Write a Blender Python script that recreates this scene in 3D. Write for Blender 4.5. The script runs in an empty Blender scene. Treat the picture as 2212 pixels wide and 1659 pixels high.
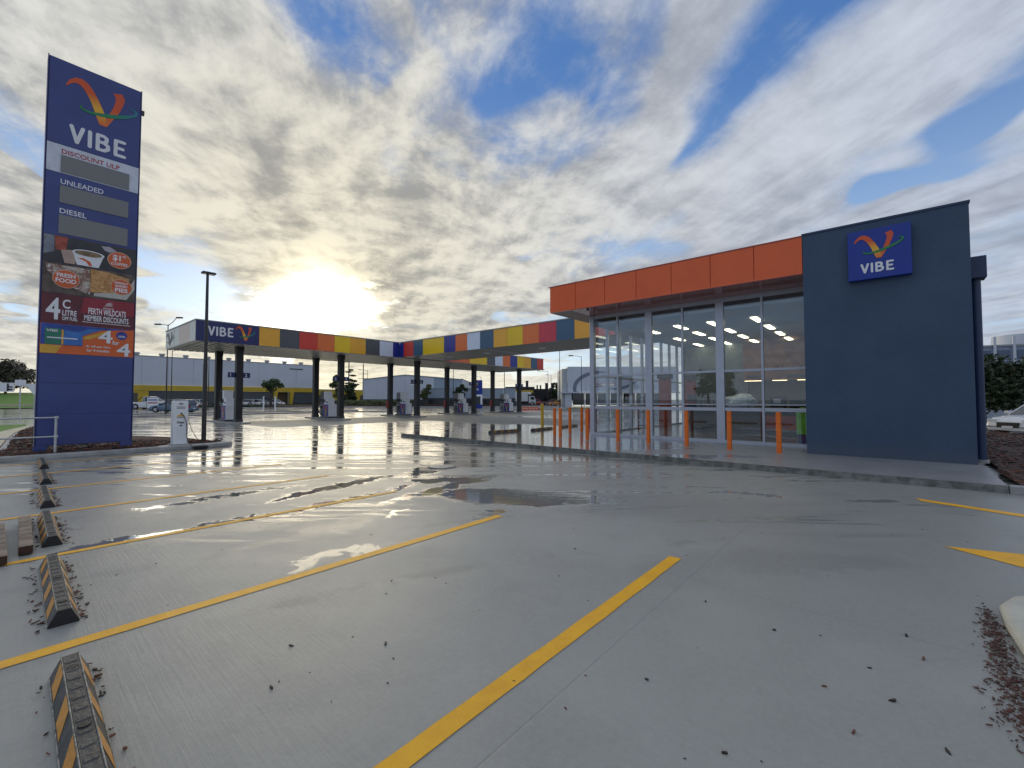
import bpy, math, random
from mathutils import Vector, Matrix
random.seed(7)
R = math.radians
S = bpy.context.scene
COL = S.collection

# ------------------------------------------------------------ camera
YAW, PITCH, EYE = R(40.73), R(1.968), 1.55
fw2 = Vector((math.cos(YAW), math.sin(YAW), 0)); rt = Vector((math.sin(YAW), -math.cos(YAW), 0))
fwd = fw2 * math.cos(PITCH) + Vector((0, 0, math.sin(PITCH)))
upv = Vector((0, 0, math.cos(PITCH))) - fw2 * math.sin(PITCH)
cd = bpy.data.cameras.new('camera'); cam = bpy.data.objects.new('camera', cd); COL.objects.link(cam)
m = Matrix((rt, upv, -fwd)).transposed().to_4x4(); m.translation = (0, 0, EYE); cam.matrix_world = m
cd.sensor_width = 36; cd.lens = 946 / 2212 * 36; cd.clip_end = 3000; cd.clip_start = 0.05
S.camera = cam
S.view_settings.view_transform = 'Standard'; S.view_settings.look = 'None'
S.view_settings.gamma = 1; S.view_settings.exposure = 0.42
S.render.engine = 'CYCLES'

SUN_DIR = Vector((0.4194, 0.8840, 0.2066)).normalized()
SUN_EL = math.asin(SUN_DIR.z)

# ------------------------------------------------------------ node mini language
class N:
    """socket wrapper so that node maths can be written as expressions"""
    def __init__(s, nt, sock): s.nt, s.k = nt, sock
    def _m(s, op, *a, clamp=False):
        n = s.nt.nodes.new('ShaderNodeMath'); n.operation = op; n.use_clamp = clamp
        for i, v in enumerate((s,) + a):
            if isinstance(v, N): s.nt.links.new(v.k, n.inputs[i])
            else: n.inputs[i].default_value = v
        return N(s.nt, n.outputs[0])
    def __add__(s, o): return s._m('ADD', o)
    __radd__ = __add__
    def __sub__(s, o): return s._m('SUBTRACT', o)
    def __rsub__(s, o): return (s * -1.0) + o
    def __mul__(s, o): return s._m('MULTIPLY', o)
    __rmul__ = __mul__
    def __truediv__(s, o): return s._m('DIVIDE', o)
    def __pow__(s, o): return s._m('POWER', o)
    def mx(s, o): return s._m('MAXIMUM', o)
    def mn(s, o): return s._m('MINIMUM', o)
    def absv(s): return s._m('ABSOLUTE')
    def sat(s): return s._m('ADD', 0.0, clamp=True)
    def ss(s, a, b):
        n = s.nt.nodes.new('ShaderNodeMapRange'); n.interpolation_type = 'SMOOTHSTEP'
        s.nt.links.new(s.k, n.inputs[0]); n.inputs[1].default_value = a; n.inputs[2].default_value = b
        return N(s.nt, n.outputs[0])
def val_vec(nt, x, y, z):
    n = nt.nodes.new('ShaderNodeCombineXYZ')
    for i, v in enumerate((x, y, z)):
        if isinstance(v, N): nt.links.new(v.k, n.inputs[i])
        else: n.inputs[i].default_value = v
    return n.outputs[0]
def sep(nt, v):
    n = nt.nodes.new('ShaderNodeSeparateXYZ'); nt.links.new(v, n.inputs[0]); return [N(nt, o) for o in n.outputs]
def vmath(nt, op, a, b):
    n = nt.nodes.new('ShaderNodeVectorMath'); n.operation = op
    for i, v in enumerate((a, b)):
        if v is None: continue
        if isinstance(v, (tuple, list, Vector)): n.inputs[i].default_value = v
        else: nt.links.new(v, n.inputs[i])
    return n
def noise(nt, vec, scale, detail=4, rough=0.5, dist=0.0, out=0):
    n = nt.nodes.new('ShaderNodeTexNoise'); n.inputs['Scale'].default_value = scale
    n.inputs['Detail'].default_value = detail; n.inputs['Roughness'].default_value = rough
    n.inputs['Distortion'].default_value = dist
    if vec is not None: nt.links.new(vec, n.inputs['Vector'])
    return N(nt, n.outputs[out])
def mixc(nt, f, a, b, blend='MIX'):
    n = nt.nodes.new('ShaderNodeMix'); n.data_type = 'RGBA'; n.blend_type = blend
    if isinstance(f, N): nt.links.new(f.k, n.inputs[0])
    else: n.inputs[0].default_value = f
    for i, v in ((6, a), (7, b)):
        if isinstance(v, (tuple, list)): n.inputs[i].default_value = (*v[:3], 1)
        else: nt.links.new(v.k if isinstance(v, N) else v, n.inputs[i])
    return n.outputs[2]
def scalec(nt, c, f):
    n = nt.nodes.new('ShaderNodeVectorMath'); n.operation = 'SCALE'
    if isinstance(c, (tuple, list)): n.inputs[0].default_value = c[:3]
    else: nt.links.new(c, n.inputs[0])
    if isinstance(f, N): nt.links.new(f.k, n.inputs['Scale'])
    else: n.inputs['Scale'].default_value = f
    return n.outputs[0]

# ------------------------------------------------------------ world: physical sky under broken cloud
W = bpy.data.worlds.new('World'); S.world = W; W.use_nodes = True
nt = W.node_tree; nt.nodes.clear()
tc = nt.nodes.new('ShaderNodeTexCoord'); D = tc.outputs['Generated']
D = vmath(nt, 'NORMALIZE', D, None).outputs[0]
dx, dy, dz = sep(nt, D)
zz = dz.mx(0.0)
sky = nt.nodes.new('ShaderNodeTexSky'); sky.sky_type = 'NISHITA'; sky.sun_disc = False
sky.sun_elevation = SUN_EL; sky.sun_rotation = math.atan2(SUN_DIR.x, SUN_DIR.y)
sky.air_density = 1.0; sky.dust_density = 0.6; sky.ozone_density = 3.0
# cloud-deck coordinates (a flat layer seen in perspective), wind rows run roughly along +Y
u = dx / (zz + 0.13); v = dy / (zz + 0.13)
ang = R(33)
along = v * math.cos(ang) + u * math.sin(ang); across = u * math.cos(ang) - v * math.sin(ang)
P0 = val_vec(nt, across, along * 0.48, 0.0)
P1 = val_vec(nt, across, along * 0.86, 3.7)
warp = noise(nt, P1, 1.3, 2, .55, out=1)
wv = vmath(nt, 'SUBTRACT', warp.k, (.5, .5, .5)).outputs[0]
P0w = vmath(nt, 'ADD', P0, scalec(nt, wv, 0.40)).outputs[0]
P1w = vmath(nt, 'ADD', P1, scalec(nt, wv, 0.30)).outputs[0]
n_big = (noise(nt, P0w, 1.6, 6, .58) - .5) * 1.9 + .5
n_lump0 = noise(nt, P1w, 4.2, 8, .62)
n_lump = (n_lump0 - .5) * 1.7 + .5
n_fine = noise(nt, P1w, 11.0, 5, .66)
n_streak = (noise(nt, val_vec(nt, across * 3.2, along * .28, 9.0), 1.4, 7, .6, .3) - .5) * 1.8 + .5
Dl = vmath(nt, 'ADD', D, scalec(nt, wv, .16)).outputs[0]
def lobe(d, width):
    """smooth 0..1 patch of sky around direction d, angular half-size in radians"""
    d = Vector(d).normalized(); dt = N(nt, vmath(nt, 'DOT_PRODUCT', Dl, d).outputs['Value'])
    return dt.ss(math.cos(width * 1.25), 1.0)
def band(d1, d2, width, soft=1.0):
    """patch stretched between two sky directions"""
    a = Vector(d1).normalized(); b = Vector(d2).normalized(); ax = a.cross(b).normalized(); mid = (a + b).normalized()
    off = N(nt, vmath(nt, 'DOT_PRODUCT', Dl, ax).outputs['Value']).absv()
    half = math.acos(max(-1, min(1, a.dot(mid)))) + width
    dt = N(nt, vmath(nt, 'DOT_PRODUCT', Dl, mid).outputs['Value'])
    return (1.0 - off.ss(0.0, width * 1.35)) * dt.ss(math.cos(half), math.cos(half * .55))
def rd(x, y):   # direction constants of the sky features, camera frame to world frame
    q = fwd + rt * ((x - 1106) / 946) - upv * ((y - 829.5) / 946); return q.normalized()
holes = [(band(rd(560, -120), rd(790, 110), .09), .36), (lobe(rd(1150, 90), .12), .20),
         (band(rd(1580, 190), rd(1840, -50), .085), .50), (band(rd(1900, 380), rd(2260, 230), .055), .46),
         (band(rd(1650, 515), rd(1900, 420), .10), .22), (band(rd(0, 285), rd(70, 315), .05), .42),
         (band(rd(330, 590), rd(520, 680), .085), .60), (band(rd(-120, 600), rd(60, 640), .07), .40),
         (band(rd(1180, 560), rd(1500, 520), .07), .32), (lobe(rd(1230, 770), .09), .30),
         (band(rd(960, 300), rd(1290, 230), .10), .14), (lobe(rd(1180, 400), .12), .12), (lobe(rd(2150, 420), .16), .16), (band((-1, .0, .24), (-1, .8, .26), .12), .45), (lobe((-.8, -.5, .6), .3), .25)]
solid = [(band(rd(1100, 520), rd(2100, 60), .13), .30), (band(rd(0, 480), rd(700, 250), .3), .18), (band(rd(700, 540), rd(1250, 620), .13), .26)]
rside = N(nt, vmath(nt, 'DOT_PRODUCT', D, rt).outputs['Value']).ss(.05, .45)      # streakier to the right
lump_w = 1.0 - rside * .75
cov = n_big * .45 + (n_lump * lump_w + n_streak * (1.0 - lump_w)) * .42 + (n_fine - .5) * .30 * lump_w + .21
H_ = None
for h, a in holes: H_ = h * a if H_ is None else H_ + h * a
wisp = (n_streak * .5 + n_lump * .5)
cov = cov - H_ * (2.05 - wisp * 1.7)
for h, a in solid: cov = cov + h * a
mask = cov.ss(.10, .70)
# light and shade in the deck: thick parts grey, thin edges bright; warmer towards the sun
sd = N(nt, vmath(nt, 'DOT_PRODUCT', D, SUN_DIR).outputs['Value']).mx(0.0)
toward = val_vec(nt, SUN_DIR.x * .09, SUN_DIR.y * .09, 0)
n_l2 = noise(nt, vmath(nt, 'ADD', P1w, toward).outputs[0], 4.2, 8, .62)
relief = ((n_lump0 - n_l2) * 3.2 + .5).sat()
thick = (n_big * .55 + n_streak * .45).ss(.25, .80)
bright = (relief * (.16 + lump_w * .36) + (1.0 - thick) * (.56 - lump_w * .20) + (n_fine - .5) * .55 * lump_w + .10)
near = sd ** 4.0
c_dark = mixc(nt, near, (.24, .27, .335), (.265, .26, .238))
c_lit = mixc(nt, near, (.44, .485, .565), (.64, .60, .485))
c_cloud = mixc(nt, bright.ss(.10, .90), c_dark, c_lit)
c_cloud = mixc(nt, (sd ** 200.0) * .3, c_cloud, scalec(nt, c_cloud, 1.3))
hz = (1.0 - dz.absv().ss(0.0, .13))
c_sky = scalec(nt, sky.outputs[0], .118)
c_sky = mixc(nt, .72, c_sky, mixc(nt, zz.ss(.02, .62), (.42, .56, .74), (.050, .145, .385)))
col = mixc(nt, mask, c_sky, c_cloud)
c_hz = mixc(nt, sd.ss(.1, .75), (.30, .35, .41), (.56, .60, .60)); c_hz = mixc(nt, near, c_hz, (.92, .82, .58))
col = mixc(nt, hz * .62, col, c_hz)
# the break in the cloud where the sun stands
sdx = N(nt, vmath(nt, 'DOT_PRODUCT', D, Vector((SUN_DIR.y, -SUN_DIR.x, 0)).normalized()).outputs['Value'])
sdz = dz - SUN_DIR.z
edge = (n_lump - .5) * .7 + (n_fine - .5) * .9
asym = sdx * .22                      # opening is taller to the left
rr = ((sdx / .135) ** 2.0 + ((sdz + .018 - asym * .3) / .062) ** 2.0) ** .5 + edge
gap = (1.0 - rr.ss(.70, 1.12)) * sd.ss(.5, .8)
glow = (sd ** 200.0) * .22 + (sd ** 24.0) * .02
add = mixc(nt, 0.0, (0, 0, 0), (0, 0, 0))
g1 = scalec(nt, (1.0, .78, .38), glow * 1.25)
g2 = scalec(nt, (1.0, .93, .66), gap * 1.0 + (sd ** 900.0) * 1.5)
tot = vmath(nt, 'ADD', vmath(nt, 'ADD', col, g1).outputs[0], g2).outputs[0]
below = dz.ss(-.02, .0)
tot = mixc(nt, below, (.22, .22, .21), tot)
bg = nt.nodes.new('ShaderNodeBackground'); bg.inputs['Strength'].default_value = 0.1
nt.links.new(scalec(nt, tot, 10.0), bg.inputs[0])
wo = nt.nodes.new('ShaderNodeOutputWorld'); nt.links.new(bg.outputs[0], wo.inputs[0])
W.cycles.sampling_method = 'MANUAL'; W.cycles.sample_map_resolution = 512

sl = bpy.data.lights.new('sun', 'SUN'); sl.energy = .6; sl.angle = R(32); sl.color = (1.0, .86, .62)
so = bpy.data.objects.new('sun', sl); COL.objects.link(so)
so.rotation_euler = SUN_DIR.to_track_quat('Z', 'Y').to_euler()

# ------------------------------------------------------------ materials
def new_mat(name):
    mt = bpy.data.materials.new(name); mt.use_nodes = True; t = mt.node_tree
    return mt, t, t.nodes['Principled BSDF']
MATS = {}
def M(name, c, rough=.5, metal=0.0, var=.12, vs=3.0, bump=0.0, bs=60.0, coat=0.0, emit=None, es=1.0, alpha=None):
    if name in MATS: return MATS[name]
    mt, t, b = new_mat(name); MATS[name] = mt
    b.inputs['Roughness'].default_value = rough; b.inputs['Metallic'].default_value = metal
    b.inputs['Coat Weight'].default_value = coat
    tcn = t.nodes.new('ShaderNodeTexCoord'); o = tcn.outputs['Object']
    n = noise(t, o, vs, 5, .6)
    f = n.ss(.3, .7)
    lo = [x * (1 - var) for x in c]; hi = [min(1, x * (1 + var)) for x in c]
    t.links.new(mixc(t, f, lo, hi), b.inputs['Base Color'])
    rv = noise(t, o, vs * 2.3, 4, .6) * (rough * .5) + rough * .75
    t.links.new(rv.k, b.inputs['Roughness'])
    if bump:
        bn = t.nodes.new('ShaderNodeBump'); bn.inputs['Strength'].default_value = bump; bn.inputs['Distance'].default_value = .01
        t.links.new(noise(t, o, bs, 4, .6).k, bn.inputs['Height']); t.links.new(bn.outputs[0], b.inputs['Normal'])
    if emit:
        b.inputs['Emission Color'].default_value = (*emit, 1); b.inputs['Emission Strength'].default_value = es
    return mt

def ground_mat(name, base=(.345, .35, .328), raised=False):
    mt, t, b = new_mat(name)
    g = t.nodes.new('ShaderNodeNewGeometry'); Pw = g.outputs['Position']
    x, y, z = sep(t, Pw)
    wob = noise(t, Pw, .9, 5, .6, out=1); wb = vmath(t, 'SUBTRACT', wob.k, (.5, .5, .5)).outputs[0]
    Pd = vmath(t, 'ADD', Pw, scalec(t, wb, 1.3)).outputs[0]
    wob2 = noise(t, Pw, 4.5, 4, .65, out=1); Pd = vmath(t, 'ADD', Pd, scalec(t, vmath(t, 'SUBTRACT', wob2.k, (.5, .5, .5)).outputs[0], .42)).outputs[0]
    xd, yd, _ = sep(t, Pd)
    big = noise(t, Pw, .35, 5, .55); mid = noise(t, Pd, 1.3, 6, .6); fine = noise(t, Pw, 28, 4, .65); grit = noise(t, Pw, 220, 3, .7)
    # wet streaks: long thin films lying across the slab
    sx = x * .652 - y * .758; sy = x * .758 + y * .652     # along / away from the kerb line
    st = noise(t, val_vec(t, sx * .16, sy * .85, 0.0), 1.25, 6, .62, .4)
    st2 = noise(t, val_vec(t, sx * .35, sy * 3.2, 4.0), 1.1, 5, .65, .6)
    dist = sy
    # puddles with their own shape
    def ell(cx, cy, rx, ry, a, k=1.0, s0=.7, s1=1.35):
        ca, sa = math.cos(a), math.sin(a)
        px = (xd - cx) * ca + (yd - cy) * sa; py = (yd - cy) * ca - (xd - cx) * sa
        return (1.0 - ((px / rx) ** 2.0 + (py / ry) ** 2.0).ss(s0, s1)) * k
    if raised:
        film = (st * .9 + mid * .25 - .02 + (y - 4.5).mx(-5.0).mn(4.0) * .045).ss(.50, .66)
        pud = film * 0.0
    else:
        pud = ell(5.35, 4.45, 1.5, .55, R(-62))
        for e in [(5.0, 5.9, 1.5, .22, R(8)), (2.6, 6.35, 2.6, .13, R(3)), (4.0, 7.4, 1.3, .25, R(5)), (5.6, 6.5, .8, .25, R(-30)),
                  (2.15, 4.28, .36, .11, R(20), .45), (3.7, 5.1, .25, .07, R(12)), (6.4, 7.9, 1.2, .35, R(30)), (2.4, 8.1, 1.2, .15, R(5)),
                  (7.9, 1.9, .5, .10, R(-70)), (4.3, 4.05, .35, .12, R(40))]:
            pud = pud.mx(ell(*e))
        lim = dist.ss(6.5, 13.5)
        film = (((st2 - .5) * 1.7 + .5) * .62 + st * .45 + mid * .22 + lim * .17 - .235).ss(.50, .585) * dist.ss(3.2, 8.0)
    wet = pud.mx(film)
    # shelter under the canopy keeps the slab dry
    def rect(x0, x1, y0, y1, s=.8):
        return xd.ss(x0 - s, x0 + s) * (1.0 - xd.ss(x1 - s, x1 + s)) * yd.ss(y0 - s, y0 + s) * (1.0 - yd.ss(y1 - s, y1 + s))
    dry = rect(9.5, 43, 25.2, 33.8).mx(rect(20.0, 29.0, 13.0, 28.0))
    if raised: dry = rect(19.5, 29.0, 12.6, 28.0)
    wet = wet * (1.0 - dry)
    damp = (big * .6 + mid * .4).ss(.36, .62) * (1.0 - dry)
    if not raised:   # dark damp sweep in front of the kerb
        damp = damp.mx((x - y * .55 + (mid - .5) * 3.0).ss(2.6, 5.6) * 1.2)
        damp = (damp * .62).mx(ell(6.6, 2.0, 2.3, 1.0, R(-68), 1.0, .1, 1.9)).mx(ell(5.1, .55, 1.15, .42, R(-50), 1.0, .1, 1.9)).mx(ell(4.2, 1.35, .9, .30, R(-20), .7, .1, 1.9)).mx(ell(1.6, 6.0, 1.6, .28, R(4), .8, .3, 1.7)).mx(ell(2.6, 5.2, 1.3, .2, R(10), .6, .3, 1.7))
    scr = noise(t, val_vec(t, x * 55.0, y * 1.6, 0.0), 1.0, 4, .6)       # broom finish
    c = mixc(t, damp * .62, base, [k * .60 for k in base])
    c = mixc(t, fine.ss(.35, .75) * .28, c, [k * 1.16 for k in base])
    c = mixc(t, scr.ss(.45, .8) * .11, c, [k * .62 for k in base])
    if not raised:
        for (tx, ty, tr) in ((-2.2, -7.5, 11.6), (-2.2, -7.5, 13.1), (16.0, 14.5, 13.4), (16.0, 14.5, 14.8)):
            rr_ = (((xd * .12 + x * .88 - tx) ** 2.0 + (yd * .12 + y * .88 - ty) ** 2.0) ** .5 - tr).absv()
            c = mixc(t, (1.0 - rr_.ss(.02, .13)) * mid.ss(.42, .62) * (.22 if tr < 13 else .16), c, (.10, .10, .10))
    # saw cuts between bays
    jx = ((x + 50.0)._m('MODULO', 5.1) - 2.9).absv(); jy = ((y + 50.0)._m('MODULO', 4.8) - 3.35).absv()
    joint = 1.0 - jx.mn(jy).ss(.003, .009)
    c = mixc(t, joint * .18, c, (.12, .12, .12))
    c = mixc(t, wet * .62, c, [k * .42 for k in base])
    sta = noise(t, Pd, 5.5, 6, .7).ss(.66, .76)
    c = mixc(t, sta * .35, c, (.14, .13, .12))
    t.links.new(c, b.inputs['Base Color'])
    ro = (.45 - damp * .12 + (mid - .5) * .38 + (st - .5) * .30 + grit * .08 - dist.ss(3.0, 16.0) * .10)
    ro = ro * (1.0 - wet) + wet * .035
    ro = ro * (1.0 - dry) + dry * .66
    t.links.new(ro.sat().k, b.inputs['Roughness'])
    b.inputs['IOR'].default_value = 1.42
    cw = (1.0 - dry) * (wet * .35 + damp * .10 + .03); t.links.new(cw.sat().k, b.inputs['Coat Weight'])
    cr = .22 * (1.0 - wet) + .02; t.links.new(cr.k, b.inputs['Coat Roughness'])
    h = grit * .55 + fine * .8 + scr * 1.0
    h = h * (1.0 - wet) + noise(t, val_vec(t, sx * .8, sy * 3.5, 0.0), 2.2, 4, .6) * wet * (pud * -2.6 + 3.4) - joint * .5
    bn = t.nodes.new('ShaderNodeBump'); bn.inputs['Strength'].default_value = .55; bn.inputs['Distance'].default_value = .0045
    t.links.new(h.k, bn.inputs['Height']); t.links.new(bn.outputs[0], b.inputs['Normal'])
    t.links.new(bn.outputs[0], b.inputs['Coat Normal'])
    return mt
def glass_mat(name, tint=(.95, .975, .985), f0=.07):
    mt = bpy.data.materials.new(name); mt.use_nodes = True; t = mt.node_tree; t.nodes.clear()
    tr = t.nodes.new('ShaderNodeBsdfTransparent'); tr.inputs[0].default_value = (*tint, 1)
    gl = t.nodes.new('ShaderNodeBsdfGlossy'); gl.inputs['Roughness'].default_value = .008; gl.inputs[0].default_value = (.92, .96, 1, 1)
    ge = t.nodes.new('ShaderNodeNewGeometry')      # Schlick reflectance, the same from both faces of the pane
    cs = N(t, vmath(t, 'DOT_PRODUCT', ge.outputs['Normal'], ge.outputs['Incoming']).outputs['Value']).absv()
    fz = ((1.0 - cs).sat() ** 5.0) * (1.0 - f0) + f0
    mx = t.nodes.new('ShaderNodeMixShader'); t.links.new(fz.k, mx.inputs[0])
    t.links.new(tr.outputs[0], mx.inputs[1]); t.links.new(gl.outputs[0], mx.inputs[2])
    o = t.nodes.new('ShaderNodeOutputMaterial'); t.links.new(mx.outputs[0], o.inputs[0]); return mt
def ramp_mat(name, stops, axis=2, rough=.4):
    """printed colour blend along one axis of the piece"""
    mt, t, b = new_mat(name); tcn = t.nodes.new('ShaderNodeTexCoord'); s = sep(t, tcn.outputs['Generated'])
    r = t.nodes.new('ShaderNodeValToRGB'); t.links.new(s[axis].k, r.inputs[0])
    r.color_ramp.elements[0].position = stops[0][0]; r.color_ramp.elements[0].color = (*stops[0][1], 1)
    r.color_ramp.elements[1].position = stops[-1][0]; r.color_ramp.elements[1].color = (*stops[-1][1], 1)
    for p, c in stops[1:-1]:
        e = r.color_ramp.elements.new(p); e.color = (*c, 1)
    t.links.new(r.outputs[0], b.inputs['Base Color']); b.inputs['Roughness'].default_value = rough
    return mt
def food_mat(name, c1, c2, c3, scale, rough=.4):
    mt, t, b = new_mat(name); tcn = t.nodes.new('ShaderNodeTexCoord')
    n1 = noise(t, tcn.outputs['Object'], scale, 5, .6, 1.0); n2 = noise(t, tcn.outputs['Object'], scale * 2.1, 4, .6, .6)
    c = mixc(t, n1.ss(.42, .58), c1, c2); c = mixc(t, n2.ss(.55, .62), c, c3)
    t.links.new(c, b.inputs['Base Color']); b.inputs['Roughness'].default_value = rough; return mt

m_conc = ground_mat('wet_concrete')
m_plat = ground_mat('wet_paving_concrete', (.29, .295, .30), True)
m_kerb = M('kerb_concrete', (.36, .36, .35), .5, var=.2, vs=4, bump=.4, bs=40)
m_kerbc = M('cream_kerb', (.62, .56, .42), .7, var=.15, bump=.3)
m_asph = M('wet_asphalt', (.10, .105, .11), .16, var=.3, vs=.4, bump=.25, bs=8)
m_grass = M('grass', (.11, .24, .025), .8, var=.35, vs=2.5, bump=1.0, bs=12)
m_soil = M('soil_bark', (.075, .034, .022), .8, var=.4, vs=8, bump=1.0, bs=30)
m_bark = M('bark_chips', (.15, .055, .032), .7, var=.45, vs=6)
m_bark2 = M('dark_bark', (.028, .018, .014), .55, var=.5, vs=9)
m_leafbrown = M('brown_leaf', (.16, .06, .03), .6, var=.4, vs=12)
m_yel = M('line_paint', (.97, .475, .002), .5, var=.09, vs=6, bump=.7, bs=160, coat=.04)
m_blue = M('sign_blue', (.006, .035, .30), .40, var=.05, coat=.0)
m_bluep = M('pylon_blue', (.032, .054, .225), .38, var=.08, vs=2, bump=.12, bs=90, coat=.25)
m_navy = M('canopy_navy', (.02, .03, .14), .35, var=.08)
m_bwall = M('navy_render', (.042, .080, .150), .62, var=.14, vs=1.2, bump=1.0, bs=90)
def wall_mat():
    mt, t, b = new_mat('navy_render_wall'); b.inputs['Roughness'].default_value = .6
    g = t.nodes.new('ShaderNodeNewGeometry').outputs['Position']; x, y, z = sep(t, g)
    st_ = noise(t, val_vec(t, x * 5.0, y * 5.0, z * .22), 1.0, 5, .6); blot = noise(t, g, .8, 5, .6); fine = noise(t, g, 42, 5, .7)
    c = mixc(t, blot.ss(.3, .7), (.042, .080, .140), (.056, .098, .165))
    c = mixc(t, st_.ss(.55, .8) * .35, c, (.065, .10, .165)); c = mixc(t, fine.ss(.35, .7) * .35, c, (.026, .054, .11))
    c = mixc(t, (1.0 - (z + (blot - .5) * .5).ss(.13, .62)) * .35, c, (.10, .105, .11))
    t.links.new(c, b.inputs['Base Color']); bn = t.nodes.new('ShaderNodeBump'); bn.inputs['Strength'].default_value = .9; bn.inputs['Distance'].default_value = .012
    t.links.new(fine.k, bn.inputs['Height']); t.links.new(bn.outputs[0], b.inputs['Normal']); return mt
m_wall = wall_mat()
m_bwall2 = M('navy_trim', (.022, .045, .105), .45, var=.08)
m_org = M('orange_cladding', (.84, .125, .018), .36, var=.05, vs=1.2, coat=.08)
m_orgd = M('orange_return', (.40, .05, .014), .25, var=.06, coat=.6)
m_boll = M('bollard_orange', (.86, .17, .006), .42, var=.16, vs=9, coat=.3)
m_bolly = M('bollard_yellow', (.70, .42, .01), .4, var=.1, vs=5)
m_white = M('white_paint', (.86, .88, .90), .38, var=.06)
m_whit2 = M('white_print', (.80, .81, .84), .4, var=.03)
m_alu = M('silver_frame', (.50, .53, .60), .36, metal=.35, var=.05, vs=4)
m_alud = M('dark_gasket', (.05, .055, .065), .5)
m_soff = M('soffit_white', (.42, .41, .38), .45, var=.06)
m_soffp = M('soffit_board', (.52, .42, .38), .5, var=.05)
m_char = M('charcoal_cladding', (.018, .019, .022), .5, var=.2, vs=3, bump=.15)
m_dgrey = M('dark_grey', (.05, .052, .058), .45, var=.12)
m_black = M('black_rubber', (.018, .018, .02), .55, var=.3, vs=12, bump=.5, bs=60)
m_hose = M('black_hose', (.02, .02, .022), .4)
m_post = M('dark_post', (.035, .036, .036), .4, var=.15)
m_galv = M('galvanised', (.52, .54, .56), .38, metal=.6, var=.12, vs=12)
m_led = M('price_display', (.22, .22, .222), .5, var=.25, vs=90)
m_redt = M('red_print', (.42, .03, .04), .5)
m_maroon = M('maroon_print', (.13, .026, .035), .45, var=.15)
m_crim = M('crimson_print', (.30, .028, .045), .45, var=.1)
m_badge = M('badge_orange', (.66, .12, .03), .4, var=.05)
m_ltblue = M('print_light_blue', (.05, .18, .52), .4, var=.2)
m_amberp = M('print_amber', (.72, .40, .05), .4)
m_greenp = M('print_green', (.03, .20, .13), .4)
m_glass = glass_mat('shop_glass'); m_glass2 = glass_mat('side_glass', (.97, .98, .985), .04)
m_glassd = glass_mat('tinted_glass', (.30, .34, .36), .06)
m_carglass = M('car_glass', (.02, .026, .03), .06, var=.1, coat=.6)
m_tyre = M('tyre', (.02, .02, .02), .7)
m_rim = M('alloy_rim', (.45, .46, .48), .3, metal=.7)
m_lamp = M('headlight', (.75, .78, .8), .12, coat=.6)
m_tail = M('tail_light', (.35, .01, .01), .2, coat=.5)
m_tfloor = M('shop_floor', (.20, .18, .16), .18, var=.12, vs=1.0)
m_ceil = M('shop_ceiling', (.40, .44, .48), .7, var=.04)
m_inw = M('shop_wall', (.20, .20, .14), .6, var=.08)
m_brown = M('brown_panel', (.26, .115, .05), .5, var=.3, vs=2.5)
m_lit = M('light_panel', (.9, .9, .82), .5, emit=(1.0, .92, .62), es=3.6)
m_stain = M('counter_steel', (.45, .46, .48), .3, metal=.7)
m_bcount = M('counter_blue', (.02, .03, .35), .3)
m_plastic = M('plastic_wrap', (.72, .80, .84), .25, var=.15, vs=9, bump=1.0, bs=14, coat=.4)
m_card = M('cardboard', (.42, .30, .18), .7, var=.1)
m_green = M('green_bin', (.10, .48, .03), .4)
m_timber = M('old_timber', (.22, .17, .13), .7, var=.4, vs=7, bump=.8, bs=25)
m_timbd = M('timber_end', (.06, .028, .018), .8, var=.3, vs=20)

def grad3(name, top, mid, bot): return ramp_mat(name, [(0, bot), (.38, mid), (.72, top), (1, top)], 2)
m_swoosh = grad3('swoosh_print', (.74, .10, .02), (.90, .50, .03), (.80, .16, .03))
m_tick = ramp_mat('tick_print', [(0, (.80, .20, .04)), (.5, (.74, .10, .02)), (1, (.70, .09, .03))], 2)
m_ring = ramp_mat('ring_print', [(0, (.02, .24, .07)), (.6, (.02, .25, .12)), (1, (.03, .22, .30))], 0)

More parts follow.
